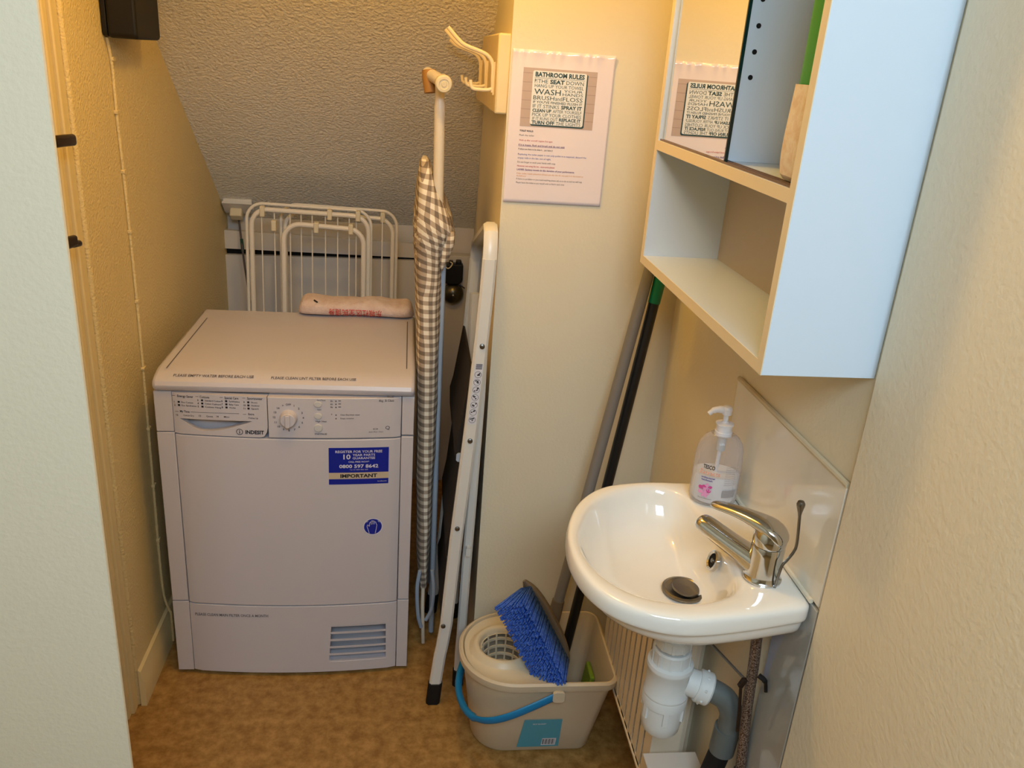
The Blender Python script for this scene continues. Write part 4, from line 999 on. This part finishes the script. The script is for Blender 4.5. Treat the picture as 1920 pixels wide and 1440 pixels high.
# ------------------------------------------------------------------ mop bucket, broom, mop
def outline(x0, x1, y0, y1, rl, rr): return rrect(x0, x1, y0, y1, (rl, rr, rr, rl), 12)
def bucket():
    t = thing('mop_bucket', (.32, 1.64, 0), 'beige plastic mop bucket with wringer and turquoise handle', 'bucket')
    lev = lambda u: (.180+(.147-.180)*u, .468+(.496-.468)*u, 1.566+(1.503-1.566)*u, 1.735+(1.763-1.735)*u, .082+(.122-.082)*u, .028+(.026-.028)*u)
    def R(u, z, e=0): 
        x0, x1, y0, y1, rl, rr = lev(u); return [(a, b, z) for a, b in outline(x0-e, x1+e, y0-e, y1+e, rl+e, rr+e)]
    rings = [R(.0, .002, -.012), R(.0, .004, -.003), R(.03, .012), R(.35, .095), R(.7, .185), R(.93, .245), R(.95, .246, .004), R(.95, .246, .0085), R(.97, .255, .0095), R(1, .264, .008), R(1, .2685, .003), R(1, .268, -.001), R(1, .262, -.0035), R(.7, .185, -.0035), R(.35, .095, -.0035), R(.05, .014, -.004), R(.05, .010, -.03)]
    MB().loft(rings).build('pail', M_bucket, t, angle=0.7)
    # wringer insert over the rounded end
    hc = (.2465, 1.634); n = 96
    x0, x1, y0, y1, rl, rr = lev(1); e = .004
    cover = polar(rrect(x0+e, .338, y0+e, y1-e, (rl-e, .012, .012, rl-e), 12), hc, n)
    def circ(r, z, sx=1.0): return [Vector((hc[0]+r*sx*math.cos(2*PI*i/n), hc[1]+r*math.sin(2*PI*i/n), z)) for i in range(n)]
    cv = lambda k, z: [Vector((hc[0]+(p.x-hc[0])*k, hc[1]+(p.y-hc[1])*k, z)) for p in cover]
    wr = MB().loft([cv(.985, .235), cv(1.0, .258), cv(.985, .264), cv(.93, .262), cv(.86, .261), circ(.083, .262), circ(.079, .2655), circ(.073, .2740), circ(.068, .2775), circ(.062, .2765), circ(.0575, .271), circ(.0555, .262), circ(.053, .262)], False, True, False).build('wringer', M_wring, t, angle=0.8)
    s = MB().prism(rrect(.150, .158, 1.652, 1.682, .003), lambda u, v, w: Vector((u+.028, v, w)), (.2612, .2628)).build('slot', M_ink2, wr)
    bk = MB()
    for i in range(14):
        a = 2*PI*i/14; bk.tube([(hc[0]+.054*math.cos(a), hc[1]+.054*math.sin(a), .264), (hc[0]+.045*math.cos(a), hc[1]+.045*math.sin(a), .165)], .0024, 6)
    for k in range(5):
        z = .252-.021*k; r = .0530-.0085*k/4
        bk.lathe([(r-.0015, z), (r+.0015, z), (r+.0015, z-.007), (r-.0015, z-.007), (r-.0015, z)], (hc[0], hc[1], 0), (0, 0, 1), 40)
    bk.lathe([(.045, .166), (.045, .162), (.0005, .162)], (hc[0], hc[1], 0), (0, 0, 1), 32)
    bk.build('basket', M_wring, wr, angle=0.7)
    # handle hanging down over the rounded end
    pv = (.362, .238); ca, sa, Lh = math.cos(.42), math.sin(.42), .238
    hp = []
    for s2, y in ((0, 1.497), (.25, 1.488), (.5, 1.484), (.70, 1.492), (.85, 1.516), (.95, 1.557), (1.0, 1.610), (1.0, 1.656), (.95, 1.709), (.85, 1.750), (.70, 1.774), (.5, 1.782), (.25, 1.778), (0, 1.769)):
        hp.append((pv[0]-s2*Lh*ca, y, pv[1]-s2*Lh*sa+.012*s2*(1-s2)))
    hp = smoothpts(hp, 5); rings = []
    upv = Vector((sa, 0, -ca))
    for i, p in enumerate(hp):
        a = hp[max(0, i-1)]; b = hp[min(len(hp)-1, i+1)]; dd = (b-a).normalized(); nn = dd.cross(upv).normalized()
        u = i/(len(hp)-1); w = .0105; th = .0042
        if .32 < u < .68: w, th = .0115, .0085*(1+.05*math.sin(i*2.2))
        rings.append([p+upv*c*w+nn*s3*th for c, s3 in [(math.cos(2*PI*j/12), math.sin(2*PI*j/12)) for j in range(12)]])
    MB().loft(rings).build('handle', M_handle, t, angle=0.8)
    for y in (1.4925, 1.7735): MB().prism(rrect(pv[0]-.014, pv[0]+.014, .222, .252, .008), lambda u, v, w: Vector((u, w, v)), (y-.004, y+.004)).build('pivot', M_bucket, t, .001)
    # shop label with bar code on the front
    def fr(x, z): 
        u = z/.265; return Vector((x, 1.566+(1.503-1.566)*u-.0012, z))
    def LB(mb, a, b, c2, d, o=0): mb.quad(*[fr(x, z)+Vector((0, -o, 0)) for x, z in ((a[0], c2), (a[1], c2), (b[1], d), (b[0], d))])
    m = MB(); LB(m, (.287, .390), (.296, .387), .024, .132); lb = m.build('shop_label', M_label, t, recalc=False)
    m = MB(); LB(m, (.346, .381), (.347, .3815), .030, .058, .0004); m.mi = 1
    for k in range(12): 
        x = .3485+.0026*k; LB(m, (x, x+.0008+.0010*((k*7) % 3 == 0)), (x, x+.0008+.0010*((k*7) % 3 == 0)), .034, .055, .0008)
    m.build('bar_code', [M_whiteprint, M_ink], lb, recalc=False)
    m = MB(); w3 = lambda p: fr(p.x, p.z)+Vector((0, -.0005, 0))
    m.text('MOP BUCKET', (.318, 0, .113), (1, 0, 0), (0, 0, 1), h=.005, w=.032, bold=.02, warp=w3)
    m.build('lettering', M_whiteprint, lb, angle=None)
bucket()
q = thing('sponge_cloth', (.455, 1.63, .02), 'green sponge cloth standing against the right inner wall of the bucket', 'sponge')
MB().box((-.006, -.032, 0), (.006, .032, .160), Matrix.Translation((.458, 1.655, .016)) @ Matrix.Rotation(.105, 4, 'Y')).build('sponge', M_sponge, q, .004)

def broom():
    t = thing('broom', (.36, 1.66, .3), 'blue bristled broom with grey handle, head resting on the bucket', 'broom')
    a, b = Vector((.362, 1.640, .335)), Vector((.545, 1.765, 1.330))
    MB().tube([a, b], .0128, 16).build('pole', M_polegrey, t)
    MB().tube([a-Vector((.004, .003, .018)), a+(b-a)*.055], [.0175, .0150], 16).build('ferrule', M_broomhead, t)
    # head: long rounded block; c centre, L long axis, B bristle direction
    c = Vector((.336, 1.600, .357)); Lx = (Vector((.391, 1.575, .258))-Vector((.278, 1.625, .458))).normalized(); Bd = Vector((-.60, -.78, .02)); Bd = (Bd-Lx*Bd.dot(Lx)).normalized(); Wd = Lx.cross(Bd)
    rings = []; N = 26
    for i in range(N+1):
        u = -1+2*i/N; k = max(.05, (1-abs(u)**2.6))**.6
        r = []
        for j in range(16):
            q2 = 2*PI*j/16; r.append(c+Lx*u*.118+Wd*.026*k*math.cos(q2)+Bd*(-.026*k*max(0, math.sin(q2))-.006+.012*(min(0, math.sin(q2))*-.5)))
        rings.append(r)
    MB().loft(rings).build('head', M_broomhead, t, angle=0.9)
    m = MB(); rnd = random.Random(3)
    for i in range(64):
        for j in range(9):
            u = -1+2*((i//4)+.5+((i % 4)-1.5)*.19)/16; v = -1+2*(j+.5)/9
            p = c+Lx*u*.106+Wd*v*.016
            dirn = (Bd+Lx*(u*.09+rnd.uniform(-.018, .018))+Wd*(v*.38+rnd.uniform(-.03, .03))).normalized()
            le = .086+rnd.uniform(-.002, .001)
            m.tube([p, p+dirn*le*.5, p+dirn*le], [.0014, .0017, .0018], 4)
    bs = m.build('bristles', M_bristle, t, angle=None); bs['kind'] = 'stuff'
broom()
def mop():
    t = thing('mop', (.41, 1.70, .16), 'black mop pole with green collar leaning in the corner behind the basin', 'mop')
    a, b, d = Vector((.4040, 1.690, .130)), Vector((.5385, 1.742, 1.130)), None
    MB().tube([a, b], .0122, 16).build('pole', M_poleblack, t)
    e = (b-a).normalized()
    MB().tube([b-e*.022, b+e*.03, b+e*.05], [.0135, .0140, .0125], 16).build('collar', M_green, t)
    MB().tube([b+e*.04, b+e*.14], .0095, 12).build('upper_pole', M_poleblack, t)
    MB().lathe([(.008, 0), (.018, -.01), (.030, -.03), (.034, -.045), (.02, -.05)], a+e*.004, e, 16, True, True).build('mop_socket', M_poleblack, t)
    m = MB(); rnd = random.Random(5)
    for i in range(46):
        an = rnd.uniform(0, 2*PI); r = rnd.uniform(.006, .030)
        p = a-e*.035+Vector((r*math.cos(an)*.8, r*math.sin(an)*.6, 0))
        m.tube([p, p+Vector((math.cos(an)*.012, math.sin(an)*.008, -.035)), p+Vector((math.cos(an)*.018, math.sin(an)*.010, -.074))], .0042, 6)
    st_ = m.build('mop_strings', mat('grey mop cotton', (96, 84, 72), .95), t, angle=None); st_['kind'] = 'stuff'
mop()
bpy.context.view_layer.update()
